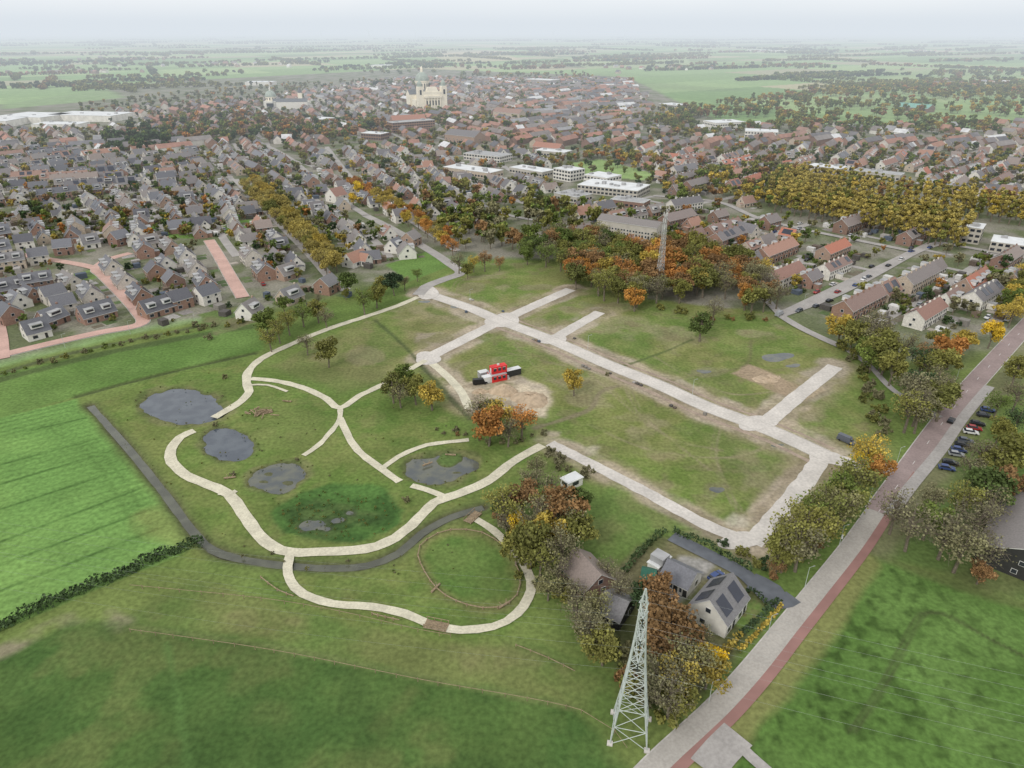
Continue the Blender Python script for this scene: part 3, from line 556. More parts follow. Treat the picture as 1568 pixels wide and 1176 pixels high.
# ------------------------------------------------------------------ houses
def housegeo(L,W_,e,r,roof='roofm',wall='wall',units=1,dorm=0,solar=0,chim=1,detail=True,ext=0):
    b=MB(); l,w=L/2,W_/2
    b.add([(-l,-w,0),(l,-w,0),(l,w,0),(-l,w,0),(-l,-w,e),(l,-w,e),(l,w,e),(-l,w,e),(-l,0,r),(l,0,r)],[(0,1,5,4),(2,3,7,6),(3,0,4,8,7),(1,2,6,9,5)],wall)
    o=.4;t=.2;sl_=(r-e)/w; yo=w+o; ze=e-o*sl_+.02; rr=r+.02; x=l+.25
    v=[]
    for sx in(-x,x): v+=[(sx,-yo,ze+t),(sx,0,rr+t),(sx,yo,ze+t),(sx,yo,ze),(sx,0,rr),(sx,-yo,ze)]
    b.add(v,[(0,6,7,1),(1,7,8,2)],roof)
    if not detail: return b
    b.add(v,[(2,8,9,3),(0,5,11,6),(3,9,10,4),(4,10,11,5),(0,1,4,5),(1,2,3,4),(7,6,11,10),(8,7,10,9)],'trim')
    ul=L/units
    for i in range(units):
        cx_=-l+ul*(i+.5)
        for sy in(-1,1):
            yy=sy*(w+.02)
            for (wx,ww,wz,wh) in((-ul*.2,min(2,ul*.32),.8,1.5),)+(((-ul*.22,1.3,3.2,1.2),(ul*.22,1.3,3.2,1.2)) if e>4.5 else ()):
                b.box((cx_+wx,yy,wz),(ww,.1,wh),'trim'); b.box((cx_+wx,yy,wz+.1),(ww-.2,.16,wh-.2),'glass')
            b.box((cx_+ul*.25,yy,.05),(1.0,.12,2.15),'dark')
        if chim: b.box((cx_+ul*.4,.25,r-.8),(.7,.7,1.7),'wall')
        if dorm and (units<3 or i%2==0):
            b.box((cx_,-w*.5,e+.35*(r-e)),(ul*.5,w*.8,1.7),'trim'); b.box((cx_,-w*.5-w*.4-.02,e+.35*(r-e)+.5),(ul*.4,.1,.95),'glass'); b.box((cx_,-w*.5,e+.35*(r-e)+1.7),(ul*.54,w*.86,.12),'flat')
        if solar and (units<3 or i%3!=1):
            y0,y1=w*.85,w*.2; f=lambda yv:r-(yv)*sl_+t+.12
            b.add([(cx_-ul*.33,y0,f(y0)),(cx_+ul*.33,y0,f(y0)),(cx_+ul*.33,y1,f(y1)),(cx_-ul*.33,y1,f(y1))],[(0,1,2,3)],'solar')
            if solar>1: b.add([(cx_-ul*.3,-y0,f(y0)),(cx_+ul*.3,-y0,f(y0)),(cx_+ul*.3,-y1,f(y1)),(cx_-ul*.3,-y1,f(y1))],[(3,2,1,0)],'solar')
    for sx in(-1,1):
        for wz in((.9,3.6) if e>4 else (.9,e+.7)):
            if wz<r-2: b.box((sx*(l+.02),0.9 if wz<3 else 0,wz),(.1,1.3,1.3),'trim'); b.box((sx*(l+.02),0.9 if wz<3 else 0,wz+.1),(.16,1.1,1.1),'glass')
    if ext:
        b.box((l*.3,w+1.5,0),(ul*.55,3.0,2.7),'wall'); b.box((l*.3,w+1.55,2.7),(ul*.58,3.2,.2),'flat')
    return b
def addon(b,o,x,y,rot): b.merge(o,x,y,rot); return b
HM={}
for rk in('roofm','roofd','roofr'):
    HM['det',rk]=[housegeo(10.5,8.4,3.0,7.4,rk,dorm=1,ext=1).mesh('house'),housegeo(9.5,8.8,4.8,8.4,rk,solar=1).mesh('house'),housegeo(12,8,2.9,6.8,rk,ext=1).mesh('house'),housegeo(9,9,3.2,7.8,rk,wall='wallw',dorm=1).mesh('house'),
      addon(housegeo(12,7.5,2.9,6.8,rk,wall='wallw'),housegeo(5,5.5,2.9,5.8,rk,wall='wallw',chim=0),2,-4.6,math.pi/2).mesh('house'),addon(housegeo(9,8,3,7.2,rk),housegeo(6,3.4,2.5,3.9,rk,chim=0),7.2,1,0).mesh('house')]
    HM['semi',rk]=[housegeo(13.5,9,5.0,8.6,rk,units=2,dorm=1,ext=1).mesh('house'),housegeo(14,9,3.2,7.8,rk,units=2,solar=1,dorm=1).mesh('house'),addon(housegeo(13,8.6,3.1,7.8,rk,units=2),housegeo(19,3.4,2.5,2.9,rk,chim=0),0,1.5,0).mesh('house')]
    HM['terr',rk]=[housegeo(33,8.8,5.2,8.6,rk,units=6,dorm=1).mesh('house'),housegeo(27,8.8,5.2,8.5,rk,units=5,solar=1,ext=1).mesh('house')]
HL={'det':10,'semi':14,'terr':33}
FH=[housegeo(10,9,3.8,7.8,'froof','fwall',detail=False),housegeo(15,9,5,8.5,'froof','fwall',detail=False),housegeo(32,9,5.4,8.6,'froof','fwall',detail=False)]
farmb=MB(); shed=MB(); patio=MB(); streetm=MB()
NMH={'det':'detached_house','semi':'semi_detached_house','terr':'terraced_houses'}
# ------------------------------------------------------------------ larger buildings
def block(name,u,v,u2,v2,W_,H,st=None,wall='office',roof='flatw',extra=0,band=True):
    a=G(u,v);b=G(u2,v2);L=math.hypot(b[0]-a[0],b[1]-a[1]);rot=math.atan2(b[1]-a[1],b[0]-a[0]); m_=MB()
    m_.box((0,0,0),(L,W_,H),wall); m_.box((0,0,H),(L+.4,W_+.4,.3),'trim'); m_.box((0,0,H+.3),(L-.4,W_-.4,.06),roof)
    st=st or max(1,int(H/3.2))
    if band:
        for i in range(st):
            z=H/st*i+1
            k=int(L/3.2)
            for j in range(k):
                x=-L/2+L*(j+.5)/k
                for sy in(-1,1): m_.box((x,sy*(W_/2+.01),z),(2.2,.12,1.5),'glass')
            k=int(W_/3.4)
            for j in range(k):
                for sx in(-1,1): m_.box((sx*(L/2+.01),-W_/2+W_*(j+.5)/k,z),(.12,2.2,1.5),'glass')
    for i in range(extra): m_.box((random.uniform(-L*.4,L*.4),random.uniform(-W_*.3,W_*.3),H+.36),(random.uniform(1.5,5),random.uniform(1.5,4),random.uniform(.8,2)),'flat')
    link(name,m_.mesh(name),((a[0]+b[0])/2,(a[1]+b[1])/2,0),rot)
    n_=max(2,int(L/5))
    for i in range(n_+1): t=i/n_; mark(a[0]+(b[0]-a[0])*t,a[1]+(b[1]-a[1])*t,W_/2+3)
def gable(name,u,v,u2,v2,W_,e,r,roof,wall='wall',units=4,solar=0):
    a=G(u,v);b=G(u2,v2);L=math.hypot(b[0]-a[0],b[1]-a[1]);rot=math.atan2(b[1]-a[1],b[0]-a[0])
    link(name,housegeo(L,W_,e,r,roof,wall,units=units,chim=0,solar=solar).mesh(name),((a[0]+b[0])/2,(a[1]+b[1])/2,0),rot)
    n_=max(2,int(L/5))
    for i in range(n_+1): t=i/n_; mark(a[0]+(b[0]-a[0])*t,a[1]+(b[1]-a[1])*t,W_/2+3)
block('school_building',858,272,884,277,18,9,3,wall='wallw',extra=4); block('school_building',895,290,985,300,28,6,2,roof='flatw',extra=8); block('sports_hall',905,278,940,284,20,7,2,wall='fwall',extra=3)
block('school_annex',860,302,895,309,18,4.5,1,roof='flat',extra=4); block('flat_roof_building',690,262,760,272,20,5,1,wall='wall',roof='flatw',extra=4); block('flat_roof_building',790,262,840,270,18,4.5,1,roof='flatw',extra=3)
block('flat_roof_building',720,242,775,248,22,6,2,wall='wall',roof='flat',extra=3); block('flat_roof_building',825,236,870,240,18,5,1,roof='flatw',extra=3); block('flat_roof_building',560,212,590,214,18,7,2,wall='wall',roof='flatw',extra=2); block('flat_roof_building',478,188,505,190,24,7,2,roof='flatw',extra=2); block('flat_roof_building',1240,262,1290,268,16,6,2,wall='wall',roof='flatw',extra=3); block('flat_roof_building',1310,268,1380,276,14,5,1,roof='flat',extra=3); block('flat_roof_building',940,312,990,318,14,4.5,1,wall='wall',roof='flat',extra=2); block('flat_roof_building',810,126,850,128,40,8,2,roof='flatw',extra=2)
gable('apartment_block',920,352,1010,366,12,8,10.5,'roofd','office',10); block('office_building',1472,367,1500,371,15,9.5,3,roof='flatw',extra=3); block('office_building',1515,380,1600,392,18,6,2,roof='flatw',extra=4)
gable('red_roof_hall',690,215,735,220,20,8,13,'roofr'); block('brick_institute',598,203,662,198,16,12,4,'wall','flat',2); gable('monastery_wing',600,196,650,193,14,10,15,'roofr')
block('white_hall',1085,198,1130,196,30,9,2,wall='wallw',extra=2); block('white_hall',1140,208,1190,210,26,7,2,wall='wallw',extra=2); block('flat_roof_building',1018,165,1045,168,30,7,2,extra=2)
for t in((-60,192,30,192,50,8),(20,184,90,186,60,8),(95,182,190,184,50,8),(-200,186,-70,190,70,8),(60,196,130,196,30,6),(380,130,420,130,40,7),(570,103,600,103,60,7),(1150,78,1200,80,60,8)): block('warehouse',*t,2,wall='fwall',roof='flatw',extra=3,band=False)
gable('green_roof_barn',1375,168,1425,172,26,6,11,'copp'); gable('terraced_houses',820,232,860,236,12,6,10,'roofr'); gable('large_dark_roof_hall',1556,885,1592,790,18,4.5,8.5,'roofd','dark')
gable('detached_house',507,310,525,306,12,5,10,'roofr','wallw',1); gable('monastery_wing',760,180,800,184,14,9,14,'roofm')
for c in((652,164,45),(415,166,34),(436,166,24)):
    x,y=G(c[0],c[1]); mark(x,y,c[2])
def house(x,y,rot,kind,rk,i=None,sc=1,garden=True):
    me=random.choice(HM[kind,rk]) if i is None else HM[kind,rk][i]
    link(NMH[kind],me,(x,y,0),rot,sc)
    L=HL[kind]; c,s_=math.cos(rot),math.sin(rot)
    for t in np.arange(-L/2+2,L/2,3): mark(x+c*t,y+s_*t,3)
    if garden: gardens(x,y,rot,L)
def gardens(x,y,rot,L,sy=None):
    c,s_=math.cos(rot),math.sin(rot)
    for k in range(max(1,int(L/5.5))):
        bx=-L/2+3+k*5.5
        for sy in(-1,1):
            if random.random()<.85:
                d=random.uniform(7.5,9.5)*sy; px=x+c*bx-s_*d;py=y+s_*bx+c*d
                w_,h_=random.uniform(3,5.4),random.uniform(3,8); patio.box((px,py,-.1),(w_,h_,.14+random.random()*.02),'patio',rot)
            if random.random()<.6:
                d=random.uniform(10,15)*sy;bb=bx+random.uniform(-1.5,1.5); px=x+c*bb-s_*d;py=y+s_*bb+c*d
                if free(px,py):
                    shed.box((px,py,0),(random.uniform(2.2,4),random.uniform(2.5,5),random.uniform(2.1,2.8)),'shed',rot)
            for _ in range(2):
              if random.random()<.5:
                d=random.uniform(6,15)*sy;bb=bx+random.uniform(-3,3); px=x+c*bb-s_*d;py=y+s_*bb+c*d
                if free(px,py): inst('bush',0,random.choice(['green','dark','olive','green','green','bare','dark']),px,py,random.uniform(.5,1.4))
def district(pts,dirp,rk,kinds,period=48,gap=.08,street='asph',cars=.1,off=None,trees=.12,wave=9):
    W_=GL(pts);a,b=GL(dirp);dx,dy=b[0]-a[0],b[1]-a[1];L=math.hypot(dx,dy);dx/=L;dy/=L;nx_,ny_=-dy,dx;rot=math.atan2(dy,dx)
    ts=[p[0]*dx+p[1]*dy for p in W_];ns=[p[0]*nx_+p[1]*ny_ for p in W_]
    n0=a[0]*nx_+a[1]*ny_; n_=n0-math.ceil((n0-min(ns))/period)*period
    tc_=a[0]*dx+a[1]*dy
    wv=lambda t,n: wave*math.sin((t-tc_)/85+n*.004)*min(1,abs(n-n0)/60)+wave*.5*math.sin((t-tc_)/37+n*.02)*min(1,abs(n-n0)/60)
    dw=lambda t,n: (wv(t+1,n)-wv(t-1,n))/2
    pt=lambda t,n: (dx*t+nx_*(n+wv(t,n)),dy*t+ny_*(n+wv(t,n)))
    while n_<max(ns)+period:
        run=[];t=min(ts)
        while t<max(ts)+8:
            x,y=pt(t,n_)
            if inpoly(x,y,W_): run.append((x,y))
            else:
                if len(run)>2: ribmesh(run,5.0,.09+random.random()*.01,street,mb=streetm)
                run=[]
            t+=8
        if len(run)>2: ribmesh(run,5.0,.09,street,mb=streetm)
        for side in(-1,1):
            t=min(ts)+random.uniform(0,20); cross=random.uniform(50,110)
            while t<max(ts):
                kd=wc(kinds); step=HL[kd]+random.uniform(1.5,6.5); t+=step/2
                nn=side*(10.5+random.uniform(-1.2,2.4)); x,y=pt(t,n_); x+=nx_*nn;y+=ny_*nn; r_=rot+math.atan(dw(t,n_))
                if inpoly(x,y,W_) and random.random()>gap and abs(x)<y*.85+50:
                    ok=all(free(x+math.cos(r_)*q_,y+math.sin(r_)*q_) for q_ in(-HL[kd]*.42,-HL[kd]/4,0,HL[kd]/4,HL[kd]*.42))
                    if ok:
                        ro=r_+(math.pi if side>0 else 0)+(math.pi/2 if kd=='det' and random.random()<.4 else 0)+(random.uniform(-.12,.12) if kd=='det' else 0)
                        if y<760: house(x,y,ro,kd,rk if random.random()<.65 else 'roofm',sc=random.uniform(.88,1.1))
                        else:
                            farmb.merge(FH[{'det':0,'semi':1,'terr':2}[kd]],x,y,ro,sc=random.uniform(.85,1.15)); mark(x,y,4)
                t+=step/2; cross-=step
                if cross<0:
                    if y<760:
                        q0=pt(t+4,n_); q1=(q0[0]+nx_*side*period/2,q0[1]+ny_*side*period/2)
                        if inpoly(*q0,W_) and inpoly(*q1,W_) and free(*q1): ribmesh([q0,q1],4,.105,street,mb=streetm)
                    t+=10; cross=random.uniform(50,110)
                if y<620 and random.random()<cars*2:
                    cx_,cy_=pt(t,n_); cx_+=nx_*side*3.4;cy_+=ny_*side*3.4
                    if inpoly(cx_,cy_,W_): CARS.append((cx_,cy_,rot))
                for _ in range(2):
                  if random.random()<trees*1.5:
                    X_,Y_=pt(t,n_); nn=side*random.uniform(15,22); X_+=nx_*nn;Y_+=ny_*nn+random.uniform(-5,5)
                    if inpoly(X_,Y_,W_) and free(X_,Y_): inst('lo',random.randrange(3),wc(MIX),X_,Y_,random.uniform(.35,.8))
                if random.random()<trees*.7:
                    X_,Y_=pt(t,n_); X_+=nx_*side*4.5;Y_+=ny_*side*4.5
                    if inpoly(X_,Y_,W_) and free(X_,Y_): inst('lo',random.randrange(3),wc(MIX),X_,Y_,random.uniform(.35,.65))
        n_+=period
MIX={'green':3.4,'olive':3.6,'orange':.6,'rust':1,'ochre':1.7,'dark':1.3,'bare':2.2}
CARS=[]
def hI(u,v,u2,v2,kd,rk,i=None,sc=1):
    a=G(u,v);b=G(u2,v2); house(a[0],a[1],math.atan2(b[1]-a[1],b[0]-a[0]),kd,rk,i,sc)
for t in [(18,492,40,505,'det','roofd',1),(58,515,85,508,'det','roofd',3),(30,470,50,480,'det','roofd',3),(82,495,100,488,'det','roofd',0),(172,416,190,434,'semi','roofd',1),(192,437,208,453,'semi','roofd',1),(216,460,235,478,'semi','roofd',1),(242,480,262,474,'semi','roofd',1),(276,470,290,466,'det','roofd',1),(318,462,336,456,'det','roofd',1),(315,440,330,460,'semi','roofd',1),(300,418,315,438,'semi','roofd',1),(285,398,298,415,'semi','roofd',1),(262,385,280,400,'semi','roofd',1),(222,392,240,415,'semi','roofd',0),(240,425,255,440,'det','roofd',1),
 (140,458,158,478,'semi','roofd',1),(150,488,172,482,'semi','roofd',1),(110,440,135,455,'semi','roofd',1),(60,442,100,436,'semi','roofd',0),(20,448,50,442,'semi','roofd',1),(20,410,60,405,'semi','roofd',0),(62,402,90,398,'det','roofd',1),(100,388,130,385,'det','roofd',1),(140,378,165,374,'det','roofd',3),(185,374,200,370,'det','roofd',1),(40,380,70,376,'det','roofd',1),(5,388,25,385,'det','roofd',3),(230,378,250,374,'det','roofd',0),(85,462,110,456,'det','roofd',1),(50,460,70,470,'det','roofd',0),(268,440,280,452,'det','roofd',1),(255,412,268,424,'det','roofd',3),(100,478,118,474,'det','roofd',1),(0,470,12,478,'det','roofd',0),
 (384,485,396,478,'det','roofd',3),(445,462,460,456,'det','roofd',0),(502,447,515,440,'det','roofd',1),(385,402,395,412,'semi','roofm',0),(405,425,412,432,'semi','roofm',0),(425,400,440,415,'det','roofm'),(440,425,455,420,'det','roofd'),(545,405,558,400,'det','roofm',4,1.1),(605,385,615,380,'det','roofd',3),(630,375,640,370,'det','roofd',1),(595,365,605,372,'det','roofm',3)]: hI(*t)
dl=((370,290),(500,420)); dr=((1200,480),(1400,385)); dl2=((500,225),(700,385))
district([(0,330),(180,305),(360,280),(395,325),(490,425),(400,445),(370,400),(330,360),(210,375),(-60,375),(-200,390),(-200,350)],dl,'roofd',{'det':5,'semi':3},39,trees=.35,gap=.1)
district([(375,280),(500,270),(560,300),(685,385),(600,400),(530,425)],dl,'roofd',{'det':5,'semi':2},39,trees=.35,gap=.1)
district([(-600,440),(-150,390),(-30,385),(-20,540),(-600,600)],dl,'roofd',{'semi':3,'det':3},42)
district([(-500,290),(0,225),(240,222),(300,220),(330,285),(180,298),(-500,380)],((0,330),(180,305)),'roofd',{'det':4,'semi':4,'terr':1},39,trees=.4,wave=16,gap=.12)
district([(300,220),(500,215),(545,285),(365,278),(330,285)],dl,'roofd',{'det':4,'semi':4,'terr':1},38,trees=.35,gap=.1)
district([(520,225),(700,225),(840,235),(850,300),(780,325),(700,350),(640,340),(570,290)],dl2,'roofm',{'det':4,'semi':2},46,trees=.5)
district([(800,350),(900,360),(1060,325),(1165,325),(1240,370),(1225,440),(1190,440),(1120,400),(1030,385),(940,385)],dr,'roofr',{'det':1,'semi':3,'terr':3},34,trees=.2,wave=4)
district([(1185,330),(1440,372),(1640,400),(1600,470),(1530,500),(1420,510),(1370,500),(1290,520),(1200,478),(1150,425),(1110,395)],dr,'roofr',{'semi':3,'terr':4},35,trees=.16,cars=.35,wave=3)
district([(960,215),(1120,215),(1568,215),(2000,225),(2000,350),(1568,325),(1300,270),(1180,262),(1140,290),(1020,300)],dr,'roofr',{'det':3,'semi':3,'terr':2},42,trees=.4,wave=14)
district([(880,300),(1030,300),(1140,300),(1150,320),(1030,330),(900,345),(870,320)],dr,'roofm',{'semi':3,'terr':2},40,trees=.4)
district([(180,172),(480,140),(620,120),(800,122),(780,225),(700,220),(520,212),(240,216)],dl2,'roofm',{'det':2,'semi':3,'terr':3},44,trees=.45,wave=16,gap=.08)
district([(800,122),(960,122),(1000,165),(960,225),(780,225)],dr,'roofr',{'det':2,'semi':3,'terr':3},44,trees=.45,wave=14,gap=.08)
district([(-500,200),(180,195),(240,216),(-500,260)],dl,'roofm',{'det':2,'semi':3,'terr':1},46,trees=.4,gap=.12)
district([(1000,195),(1568,190),(1900,200),(1900,215),(980,213)],dl,'roofm',{'det':3,'semi':3},64,gap=.5,trees=.6)
for c in((120,112),(350,100),(1480,130),(200,92),(1000,106),(1150,80),(1400,78)):
    x0,y0=G(*c)
    for _ in range(14):
        x=x0+random.gauss(0,110);y=y0+random.gauss(0,70); farmb.merge(FH[random.randrange(2)],x,y,random.random()*3,sc=random.uniform(1,1.3))
link('distant_town_houses',farmb.mesh('distant_town_houses')); link('garden_sheds',shed.mesh('garden_sheds')); link('garden_patios',patio.mesh('garden_patios')); link('residential_streets',streetm.mesh('residential_streets'))
# basilica
def basilica(u,v):
    x,y=G(u,v); b=MB()
    b.merge(housegeo(70,22,20,28,'slate','stone',detail=False),0,8,math.pi/2)
    b.merge(housegeo(52,18,20,27,'slate','stone',detail=False),0,12,0)
    b.box((0,-32,0),(34,10,26),'stone'); b.box((0,-32,26),(20,9,7),'stone',top=.7)
    for sx in(-1,1):
        b.box((sx*20,-32,0),(9,9,34),'stone'); b.lathe((sx*20,-32,34),[(4,0),(4,4),(3.4,6),(1,9),(.1,11)],'lead',10)
        b.box((sx*17,4,0),(12,50,13),'stone')
    for i in range(6): b.tube((-12.5+5*i,-37.6,0),(-12.5+5*i,-37.6,17),1,.9,'stone',8)
    b.box((0,-37.8,17),(30,2.4,3),'stone')
    for i in range(5): b.box((-10+5*i,-37.05,6),(2,.4,7),'glass')
    for sx in(-1,1): b.box((sx*20,-36.6,22),(3,.4,7),'glass')
    b.lathe((0,12,24),[(11.5,0),(11.5,14),(12.3,14.5),(12.3,16)],'stone',24)
    for i in range(16):
        t=2*math.pi*i/16; b.box((11.5*math.cos(t),12+11.5*math.sin(t),28),(1.4,1.4,8),'glass',rot=t)
    b.lathe((0,12,40),[(11.2*math.cos(a),13*math.sin(a)) for a in np.linspace(0,1.45,9)],'lead',24)
    b.lathe((0,12,52.6),[(2.2,0),(2.2,5),(1.6,7),(.2,9),(.1,13)],'stone',10)
    link('basilica_church',b.mesh('basilica_church'),(x,y,0),.45)
basilica(652,164)
def chapel(u,v):
    x,y=G(u,v); b=MB(); b.box((0,0,0),(22,30,13),'wallw'); b.box((0,-15.1,3),(12,.4,7),'glass'); b.lathe((0,0,13),[(10,0),(10,7),(10.6,7.2)],'stone',16)
    for i in range(12): t=2*math.pi*i/12; b.box((10*math.cos(t),10*math.sin(t),14.5),(1.2,1.2,4),'glass',rot=t)
    b.lathe((0,0,20.2),[(10*math.cos(a),10*math.sin(a)) for a in np.linspace(0,1.5,8)],'lead',16); b.lathe((0,0,30),[(1.6,0),(1.6,4),(.1,8)],'wallw',8)
    b.merge(housegeo(60,14,12,17,'slate','wallw',detail=False),35,-8,0); b.box((52,0,0),(7,7,26),'stone'); b.lathe((52,0,26),[(4,0),(3,4),(.1,12)],'slate',8)
    link('domed_chapel',b.mesh('domed_chapel'),(x,y,0),.1,.9)
chapel(417,166)
# farm
gable('farmhouse',1080,962,1114,920,8.8,3.8,8.0,'roofd','wallw',units=2,solar=2); gable('farm_annex',1020,882,1062,903,7,2.6,5.0,'roofd','wallw',units=3)
block('white_extension',1000,868,1016,877,5.4,3.0,1,wall='wallw',extra=1); gable('barn',880,870,918,912,8.5,2.8,6.2,'roofm','wall',units=3); gable('dark_shed',925,932,960,948,8,2.6,5.0,'roofd','dark',units=2)
gable('green_shed',982,888,1002,892,4,2.2,3.4,'green','green',units=1); block('white_portacabin',864,748,886,738,3.4,2.4,1,wall='wallw',extra=0)
def hedge(pts,w,h_,k,name='hedge',dens=26):
    W_=smooth(GL(pts+[pts[-1]] if len(pts)<3 else pts),1.0); R=np.random.default_rng(len(pts)+abs(int(pts[0][0]))); mb=MB(); N=0; cs=[]
    for i in range(len(W_)-1):
        a=np.array(W_[i]);b=np.array(W_[i+1]); L=np.linalg.norm(b-a); n=int(L*dens*w*.5)
        if L<1e-6: continue
        d=(b-a)/L; nn=np.array([-d[1],d[0]]); t=R.random(n)*L; o=R.uniform(-w/2,w/2,n); z=h_*(1-R.random(n)**2.2*.95)*(1+.25*math.sin(a[0]*.7)+.2*math.sin(a[1]*1.9))
        p=a+d*t[:,None]+nn*o[:,None]; cs.append(np.column_stack([p,z]))
    cs=np.concatenate(cs);N=len(cs);a=R.normal(size=(N,3)); a/=np.linalg.norm(a,axis=1)[:,None]; b=np.cross(a,R.normal(size=(N,3))); b/=np.linalg.norm(b,axis=1)[:,None]; s_=(R.uniform(.12,.3,N))[:,None]
    V=np.stack([cs-a*s_-b*s_,cs+a*s_-b*s_,cs+a*s_+b*s_,cs-a*s_+b*s_],1).reshape(-1,3)
    mb.add([tuple(v) for v in V],[(4*i,4*i+1,4*i+2,4*i+3) for i in range(N)],LM[k]); me=mb.mesh(name)
    col=np.ones((len(V),4)); col[:,:3]=np.repeat(R.uniform(.6,1.3,N),4)[:,None]
    at=me.color_attributes.new('lt','FLOAT_COLOR','POINT'); at.data.foreach_set('color',col.astype(np.float32).ravel()); link(name,me)
hedge([(-60,990),(0,962),(100,916),(180,884),(250,852),(312,830)],3.2,1.7,'dark','hedgerow',26)
hedge([(955,880),(1000,828),(1020,818)],1.5,1.8,'dark'); hedge([(1030,815),(1100,848),(1150,876)],1.3,1.8,'dark'); hedge([(1125,985),(1160,950),(1192,922)],1.2,1.5,'dark'); hedge([(1100,1010),(1130,980)],1.5,1.6,'ochre')
hedge([(1110,948),(1135,915),(1150,905),(1175,930)],1,1.1,'dark'); hedge([(1130,1000),(1165,965),(1198,928)],1,.8,'ochre')
# red cabins, soil heaps
def cabin(u,v):
    x,y=G(u,v); b=MB()
    for i,(dx_,dy_,z,L) in enumerate([(0,0,0,6),(0,2.6,0,6),(0.6,1.3,2.7,6)]):
        b.box((dx_,dy_,z),(L,2.5,2.6),'red'); b.box((dx_,dy_,z+2.6),(L+.05,2.55,.08),'red' if z else 'flat')
        for k in(-1.8,0,1.8): b.box((dx_+k,dy_-1.27,z+1),(1.1,.06,1.1),'glass'); b.box((dx_+k,dy_-1.29,z+2.15),(1.2,.05,.12),'trim')
        b.box((dx_-L/2-.02,dy_,z+.1),(.06,1,2),'trim')
    for i in range(8): b.box((3.9,-.8+i*.35,.3*i),(1,.35,.12),'trim')
    b.box((0.6,1.3,5.4),(.8,.5,.6),'trim')
    link('red_site_cabins',b.mesh('red_site_cabins'),(x,y,0),.45)
cabin(763,582)
def cont(u,v,k,n='site_container',L=6):
    x,y=G(u,v); b=MB(); b.box((0,0,.15),(L,2.4,2.4),k); b.box((0,0,2.55),(L+.1,2.5,.08),'flatw')
    for i in range(8): b.box((-L/2+.4+i*L/8,-1.22,.3),(.25,.08,2.1),k); b.box((-L/2+.4+i*L/8,1.22,.3),(.25,.08,2.1),k)
    b.box((L/2+.02,0,.3),(.05,2.1,2.1),'trim'); link(n,b.mesh(n),(x,y,0),.5)
cont(748,585,'trim',L=4.5); cont(785,574,'dark'); cont(740,578,'flat',L=3.5)
def heap(u,v,ru,rv,h_):
    pts=GL(ell(u,v,ru,rv,n=20,seed=int(u),wob=.12)); cx_=sum(p[0] for p in pts)/20;cy_=sum(p[1] for p in pts)/20; b=MB();vs=[];R=random.Random(u)
    prof=[(1,-.02),(.85,.35),(.6,.75),(.3,1),(0.05,1.05)]
    for f_,z in prof:
        for p in pts: vs.append((cx_+(p[0]-cx_)*f_+R.uniform(-.3,.3),cy_+(p[1]-cy_)*f_+R.uniform(-.3,.3),z*h_+(R.uniform(-.25,.25) if z>0 else 0)))
    fs=[(j*20+i,j*20+(i+1)%20,(j+1)*20+(i+1)%20,(j+1)*20+i) for j in range(4) for i in range(20)]+[tuple(range(80,100))]
    b.add(vs,fs,'soilp'); link('soil_heap',b.mesh('soil_heap'))
heap(772,600,22,9,2.4); heap(812,612,28,13,1.8); heap(735,600,12,4,1); heap(1175,580,20,8,.3)
# cars
def carmesh(van=False):
    b=MB(); L,Wd=(4.4,1.8) if not van else (5.4,2.0); hb=.95 if not van else 1.1
    pr=[(-L/2,.35),(-L/2,hb-.05),(-L/2+.25,hb),(L/2-1.1,hb),(L/2-.15,hb-.22),(L/2,.6),(L/2,.35)]
    n_=len(pr); vs=[(x,-Wd/2,z) for x,z in pr]+[(x,Wd/2,z) for x,z in pr]
    b.add(vs,[(i,(i+1)%n_,n_+(i+1)%n_,n_+i)[::-1] for i in range(n_)]+[tuple(range(n_)),tuple(range(n_,2*n_))[::-1]],'carp')
    x0,x1,t0,t1,zt=(-L/2+.15,L/2-1.15,-L/2+.6,L/2-2.0,1.45) if not van else (-L/2+.05,L/2-.9,-L/2+.15,L/2-1.5,2.1)
    v=[(x0,-Wd/2+.06,hb),(x1,-Wd/2+.06,hb),(x1,Wd/2-.06,hb),(x0,Wd/2-.06,hb),(t0,-Wd/2+.22,zt),(t1,-Wd/2+.22,zt),(t1,Wd/2-.22,zt),(t0,Wd/2-.22,zt)]
    b.add(v,[(0,1,5,4),(1,2,6,5),(2,3,7,6),(3,0,4,7)],'glass' if not van else 'carp'); b.add([(a,c,d+.02) for a,c,d in v[4:]],[(0,1,2,3)],'carp')
    if van: b.box(((x1+t1)/2+.1,0,1.35),(.7,Wd-.5,.5),'glass')
    for sx in(-L*.31,L*.31):
        for sy in(-1,1): b.tube((sx,sy*(Wd/2-.2),.32),(sx,sy*(Wd/2+.02),.32),.32,.32,'tyre',12)
    b.box((L/2,-.6,.6),(.05,.3,.15),'trim'); b.box((L/2,.6,.6),(.05,.3,.15),'trim')
    return b.mesh('car')
CM=carmesh(); VM=carmesh(True)
for x,y,r in CARS[:240]: link('parked_car',CM,(x,y,.1),r+random.choice((0,math.pi)))
ra=math.atan2(G(1440,652)[1]-G(1390,722)[1],G(1440,652)[0]-G(1390,722)[0])
for u,v,r in((1456,646,0),(1464,698,1.2),(1468,691,1.2),(1473,684,1.2),(1478,677,1.2),(1486,664,1.2),(1491,658,1.2),(1496,651,1.2),(1506,638,1.2),(1512,630,1.2),(1455,711,1.2),(1449,719,1.2),(1105,893,.3),(1096,885,.2),(1395,386,.3),(1250,470,.2),(1270,462,.2),(1310,438,.1),(1330,425,.1),(1360,408,.1),(1380,398,.1)):
    x,y=G(u,v); link('parked_car',CM,(x,y,.09),ra-r)
